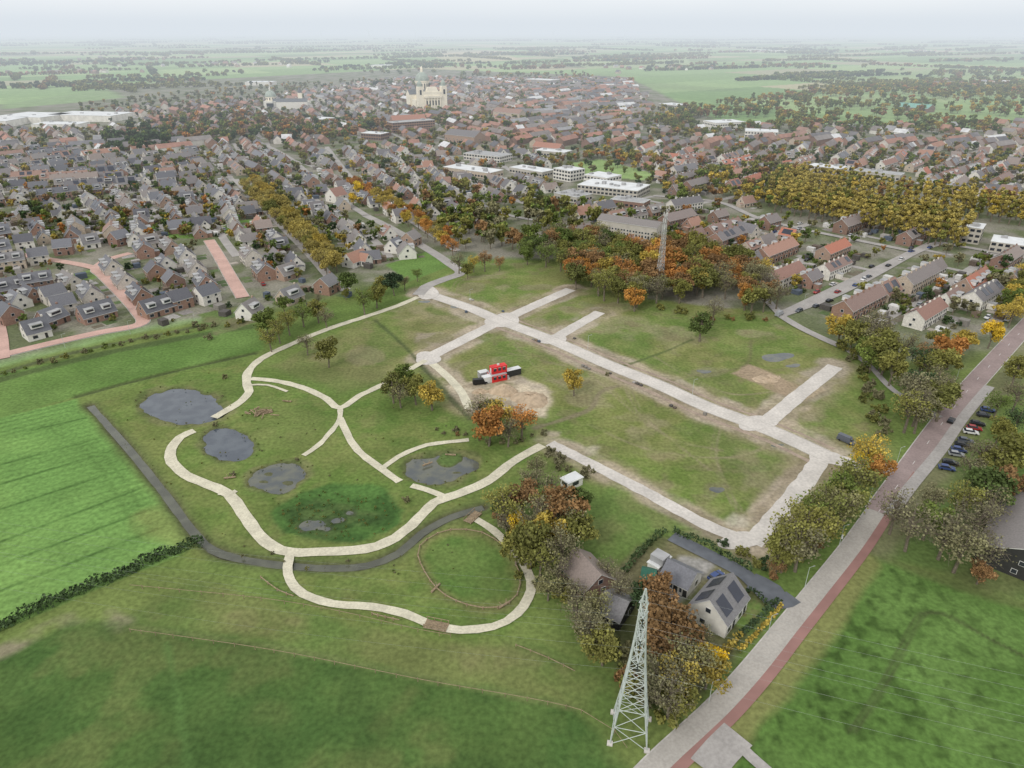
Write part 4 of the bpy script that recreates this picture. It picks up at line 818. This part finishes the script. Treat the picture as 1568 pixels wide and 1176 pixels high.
for u,v,r in((1295,677,-.9),(735,588,.2),(1193,483,.8)): 
    x,y=G(u,v); link('delivery_van',VM,(x,y,.09),r)
# pylon and wires
def lattice(b,prof,k,w,arms=()):
    for j in range(len(prof)-1):
        (h0,a0),(h1,a1)=prof[j],prof[j+1]
        c0=[(-a0,-a0,h0),(a0,-a0,h0),(a0,a0,h0),(-a0,a0,h0)];c1=[(-a1,-a1,h1),(a1,-a1,h1),(a1,a1,h1),(-a1,a1,h1)]
        for i in range(4):
            b.tube(c0[i],c1[i],w,w,k,4); b.tube(c0[i],c1[(i+1)%4],w*.6,w*.6,k,4); b.tube(c0[(i+1)%4],c1[i],w*.6,w*.6,k,4); b.tube(c1[i],c1[(i+1)%4],w*.6,w*.6,k,4)
px,py=G(964,1120); b=MB()
b_prof=[(0,3.3),(4,2.8),(8,2.3),(11.5,1.95),(14.5,1.65),(17,1.4),(19.5,1.2),(22,1.0),(24.2,.85),(26.4,.75),(28.6,.65),(30.6,.5),(32.2,.35),(34.5,.05)]
lattice(b,b_prof,'steel',.13)
for z,a in((22,4.2),(26.4,3.6),(30.6,2.8)):
    for s_ in(-1,1):
        tip=(0,s_*a,z+.2)
        for sx in(-.8,.8): b.tube((sx,s_*.8,z),tip,.09,.06,'steel',4); b.tube((sx*.8,s_*.6,z+1.5),tip,.07,.05,'steel',4)
        for f_ in(.35,.65): b.tube((-.8*(1-f_),s_*(.8+(a-.8)*f_),z),(.8*(1-f_),s_*(.8+(a-.8)*f_),z),.05,.05,'steel',4)
        b.tube(tip,(0,s_*a,z-1.6),.1,.1,'glass',6)
for s_ in(-3.3,3.3):
    for s2 in(-3.3,3.3): b.box((s_,s2,-.2),(1,1,.5),'conc')
wd=np.array(G(0,880))-np.array(G(980,1060)); wrot=math.atan2(wd[1],wd[0])
link('electricity_pylon',b.mesh('electricity_pylon'),(px,py,0),wrot)
w_=MB()
for z,a in((20.6,4.2),(25,3.6),(29.2,2.8),(34.5,0)):
    for s_ in((-1,1) if a else (1,)):
        ox,oy=-math.sin(wrot)*s_*a,math.cos(wrot)*s_*a
        for dr_ in(1,-1):
            prev=None
            for i in range(31):
                t=i/30; d_=t*300*dr_; zz=z-9*4*t*(1-t)
                p=(px+ox+math.cos(wrot)*d_,py+oy+math.sin(wrot)*d_,zz)
                if prev: w_.tube(prev,p,.011,.011,'wire',3)
                prev=p
link('power_lines',w_.mesh('power_lines'))
b=MB(); mx,my=G(1008,446); lattice(b,[(i*2.2,1.5-.06*i) for i in range(18)],'mast',.1)
for z in(31,34,37): 
    for s_ in range(3): t=s_*2.1; b.box((.9*math.cos(t),.9*math.sin(t),z),(.3,.3,1.8),'trim',rot=t)
b.tube((0,0,37),(0,0,42),.1,.05,'mast',5); link('telecom_mast',b.mesh('telecom_mast'),(mx,my,0),.4)
# log ring, play logs, bridges
def logs(name,W_,r=.16,h_=.55,gap=2.4):
    b=MB()
    for i in range(len(W_)-1):
        a,c=W_[i],W_[i+1]; b.tube((*a,h_),(*c,h_),r*.8,r*.8,'wood',6); b.tube((*a,-.1),(*a,h_+.25),r,r,'wood',6)
    link(name,b.mesh(name))
logs('log_ring_fence',smooth(GL(ring),3,True),.17,.5); logs('log_fence',smooth(GL([(400,886),(425,905),(450,915)]),3)); logs('log_fence',smooth(GL([(570,942),(590,947),(612,952)]),3)); logs('log_fence',smooth(GL([(790,990),(840,1010),(880,1030)]),3),.1)
logs('paddock_fence',smooth(GL([(690,976),(640,968),(520,940),(400,920),(200,900)]),4),.07,.9); logs('paddock_fence',smooth(GL([(200,968),(420,1000),(640,1044),(890,1092),(960,1150)]),4),.07,.9)
b=MB(); x,y=G(395,634)
for i in range(16):
    t=random.random()*6.3; dx_,dy_=random.uniform(-5,5),random.uniform(-3,3); l=random.uniform(1.5,3.5); b.tube((x+dx_,y+dy_,.2+random.random()*.8),(x+dx_+l*math.cos(t),y+dy_+l*math.sin(t),.2+random.random()*1.6),.22,.16,'wood',7)
link('play_log_pile',b.mesh('play_log_pile'))
for u,v in((668,902),(773,928),(440,615),(352,733),(690,697),(655,712)):
    b=MB(); b.tube((-1.6,0,.3),(1.6,.3,.35),.3,.24,'wood',8); b.tube((.4,.1,.4),(1,1,.9),.12,.06,'wood',6); b.tube((-.6,.1,.4),(-1,.9,1),.12,.05,'wood',6); x,y=G(u,v); link('fallen_log',b.mesh('fallen_log'),(x,y,0),random.random()*3)
for u,v,r in((668,959,-.25),(724,793,1.0),(405,632,.4)):
    b=MB()
    for i in range(14): b.box((-2.4+i*.37,0,.14),(.32,2.4,.08),'wood')
    for s_ in(-1.15,1.15):
        b.box((0,s_,.02),(5.2,.15,.12),'wood'); b.box((0,s_,1.0),(5.2,.1,.1),'wood')
        for i in range(4): b.box((-2.4+i*1.6,s_,.1),(.12,.12,.95),'wood')
    x,y=G(u,v); link('wooden_footbridge',b.mesh('wooden_footbridge'),(x,y,.1),r)
# street lamps
lp=MB(); lp.tube((0,0,0),(0,0,6),.07,.05,'steel',6); lp.tube((0,0,6),(1.0,0,6.2),.04,.03,'steel',5); lp.box((1.2,0,6.12),(.5,.2,.1),'flat'); lm=lp.mesh('street_lamp')
for u,v in((1085,1078),(1175,975),(1232,900),(1285,835),(1330,770),(1372,712),(1420,645),(1462,588),(300,500),(200,512),(100,533),(335,415),(720,462),(900,535),(1060,605),(1230,470),(1320,425)):
    x,y=G(u,v); link('street_lamp',lm,(x,y,0),.3)
# ------------------------------------------------------------------ town & far tree masses
mix=MIX
scatter([(180,200),(330,175),(500,185),(590,190),(600,215),(480,218),(260,225)],12,{'rust':2,'orange':.7,'dark':1.5,'olive':2.4,'green':1.4},(10,14))
scatter([(150,215),(250,205),(260,235),(170,240)],11,{'dark':3,'green':1},(12,17))
scatter([(640,300),(720,290),(780,330),(800,385),(720,385),(650,350)],10,{'green':3,'olive':3,'rust':.7,'bare':1},(9,13))
scatter([(790,300),(900,330),(930,350),(880,370),(790,350)],10.5,{'green':2,'olive':3,'rust':1,'bare':1},(9,14))
scatter([(560,170),(700,175),(900,170),(1000,170),(1180,185),(1200,215),(980,225),(800,220),(560,215)],14,{'olive':3,'rust':1,'green':2.6,'orange':.5,'bare':1.4,'ochre':1},(8,12),clump=.45)
scatter([(940,180),(1300,135),(1568,125),(1900,125),(1900,208),(1300,205),(1000,200)],18,{'rust':1,'olive':4,'green':2.6,'ochre':1.6,'orange':.3},(10,15),clump=.45)
scatter([(1000,290),(1180,250),(1240,270),(1180,320),(1100,310),(1010,325)],11,{'green':2,'olive':3,'rust':1.2,'bare':1,'ochre':1},(9,14))
scatter([(780,275),(900,235),(1010,245),(1030,265),(1000,262),(920,244),(860,252)],9.5,{'orange':1.2,'rust':1.6,'olive':2,'ochre':2},(8,12))
scatter([(-400,210),(200,195),(560,215),(860,230),(1100,215),(1568,215),(2000,215),(2000,330),(1500,300),(1200,270),(900,345),(640,340),(490,420),(380,440),(300,365),(-100,370),(-600,400)],14.5,mix,(4.5,9.5),clump=.25)
scatter([(850,330),(1150,330),(1420,385),(1600,395),(1600,480),(1420,470),(1250,500),(1180,440),(1040,380),(880,370)],16,mix,(4,8))
scatter([(-300,380),(330,370),(370,460),(230,480),(0,540),(-300,560)],14,mix,(3,6.5),clump=.25)
scatter([(100,165),(400,130),(900,112),(1000,170),(850,225),(500,215),(200,200)],24,mix,(7,12),clump=.35)
scatter([(1420,490),(1568,500),(1650,480),(1568,420),(1500,440)],12,mix,(7,12))
R=random.Random(5)
for i in range(230):
    y0=math.exp(R.uniform(math.log(1500),math.log(9500))); x0=R.uniform(-1.0,1.0)*y0*.95
    if y0<2300 and -900<x0<600 and R.random()<.7: continue
    a_=.55+(math.pi/2 if R.random()<.3 else 0)+R.uniform(-.1,.1); L=R.uniform(80,520)*(1+y0/6000); n_=int(L/(9+y0/450)); cl=wc({'olive':3,'green':3,'rust':.6,'dark':1})
    for j in range(n_):
        t=j/n_*L; inst('farm',0,cl if R.random()<.7 else 'olive',x0+math.cos(a_)*t+R.uniform(-5,5),y0+math.sin(a_)*t+R.uniform(-5,5),R.uniform(.5,.95)*(1+y0/14000))
for i in range(110):
    y0=math.exp(R.uniform(math.log(1700),math.log(12000))); x0=R.uniform(-1.0,1.0)*y0*.95
    for j in range(R.randint(5,22)): inst('farm',0,wc({'olive':3,'green':2.5,'rust':.8,'dark':1}),x0+R.gauss(0,70),y0+R.gauss(0,45),R.uniform(.5,1.0)*(1+y0/14000))
SRC={'lo':LO,'pop':[POP],'bush':[BUSH],'farm':[FARM]}; PN={'lo':'town_tree_mass','pop':'poplar_plantation','bush':'shrub_mass','farm':'distant_tree_mass'}
for (kind,i,k),L in INST.items():
    vs=[];fs=[]
    for x,y,s_ in L:
        t=random.random()*6.28; o_=len(vs)
        for q_ in range(4):
            a_=t+q_*math.pi/2; vs.append((x+s_*.7071*math.cos(a_),y+s_*.7071*math.sin(a_),0))
        fs.append((o_,o_+1,o_+2,o_+3))
    me=bpy.data.meshes.new(PN[kind]); me.from_pydata(vs,[],fs); me.update()
    p=link(PN[kind],me); p.instance_type='FACES'; p.use_instance_faces_scale=True; p.instance_faces_scale=1.0; p.show_instancer_for_render=False; p.show_instancer_for_viewport=False
    link('foliage_'+k,SRC[kind][i][k],parent=p)
# wind turbines
b=MB(); b.tube((0,0,0),(0,0,95),2.2,1.2,'trim',8); b.box((0,0,94),(3,7,3),'trim')
for i in range(3):
    t=i*2.094+.4; b.tube((0,-4,96),(42*math.cos(t),-4,96+42*math.sin(t)),1.6,.4,'trim',4)
tm=b.mesh('wind_turbine')
for x,y in((-1500,8200),(-1050,8500),(-700,8300),(1300,9000),(-2100,8600),(500,9500)): link('wind_turbine',tm,(x,y,0),R.uniform(-.4,.4))
# ------------------------------------------------------------------ haze, world, sun, camera
hz=MB(); hz.box((0,14970,-60),(58000,29000,330),'conc'); me=hz.mesh('sky_haze'); me.materials.clear()
hm=bpy.data.materials.new('sky_haze'); hm.use_nodes=True; nt=hm.node_tree; nt.nodes.clear()
o=nt.nodes.new('ShaderNodeOutputMaterial'); ab=nt.nodes.new('ShaderNodeVolumeAbsorption'); em=nt.nodes.new('ShaderNodeEmission'); ad=nt.nodes.new('ShaderNodeAddShader')
SG=2.35e-4; ab.inputs['Color'].default_value=(0,0,0,1); ab.inputs['Density'].default_value=SG; em.inputs['Color'].default_value=(.72,.78,.84,1); em.inputs['Strength'].default_value=SG  # volume glows by itself, standing in for light scattered by the haze
nt.links.new(ab.outputs[0],ad.inputs[0]); nt.links.new(em.outputs[0],ad.inputs[1]); nt.links.new(ad.outputs[0],o.inputs['Volume']); me.materials.append(hm); link('sky_haze',me)
w=bpy.data.worlds.new('World'); S.world=w; w.use_nodes=True; nt=w.node_tree; bg=nt.nodes['Background']
sk=nt.nodes.new('ShaderNodeTexSky'); sk.sky_type='NISHITA'; sk.sun_disc=False; EL,AZ=math.radians(38),math.radians(215); sk.sun_elevation=EL; sk.sun_rotation=AZ
tc=nt.nodes.new('ShaderNodeTexCoord'); no=nt.nodes.new('ShaderNodeTexNoise'); no.inputs['Scale'].default_value=3; no.inputs['Detail'].default_value=3
mp=nt.nodes.new('ShaderNodeMapping'); mp.inputs['Scale'].default_value=(1,1,5); nt.links.new(tc.outputs['Generated'],mp.inputs[0]); nt.links.new(mp.outputs[0],no.inputs['Vector'])
cr=nt.nodes.new('ShaderNodeValToRGB'); cr.color_ramp.elements[0].position=.3; cr.color_ramp.elements[1].position=.6; cr.color_ramp.elements[0].color=(.88,.91,.94,1); cr.color_ramp.elements[1].color=(1,1,1,1)
nt.links.new(no.outputs['Fac'],cr.inputs[0]); sc_=nt.nodes.new('ShaderNodeVectorMath'); sc_.operation='SCALE'; sc_.inputs['Scale'].default_value=11.4; nt.links.new(cr.outputs[0],sc_.inputs[0])
mx_=nt.nodes.new('ShaderNodeMix'); mx_.data_type='RGBA'; mx_.inputs[0].default_value=.9; nt.links.new(sk.outputs[0],mx_.inputs[6]); nt.links.new(sc_.outputs[0],mx_.inputs[7]); nt.links.new(mx_.outputs[2],bg.inputs[0]); bg.inputs[1].default_value=.1
sn=bpy.data.lights.new('sun','SUN'); sn.energy=1.45; sn.angle=math.radians(12); sn.color=(1,.96,.9); so=bpy.data.objects.new('sun',sn); S.collection.objects.link(so)
from mathutils import Vector
dv=Vector((math.sin(AZ)*math.cos(EL),math.cos(AZ)*math.cos(EL),math.sin(EL))); so.rotation_euler=dv.to_track_quat('Z','Y').to_euler()
cd=bpy.data.cameras.new('camera'); co=bpy.data.objects.new('camera',cd); S.collection.objects.link(co); co.location=(0,0,CH); co.rotation_euler=(math.pi/2-P,0,0)
cd.sensor_width=36; cd.lens=36*F/1568; cd.clip_end=60000; cd.clip_start=.5; S.camera=co
S.view_settings.view_transform='Standard'; S.view_settings.look='None'; S.view_settings.exposure=0
print('objects',len(bpy.data.objects),'verts ground',nx*ny)
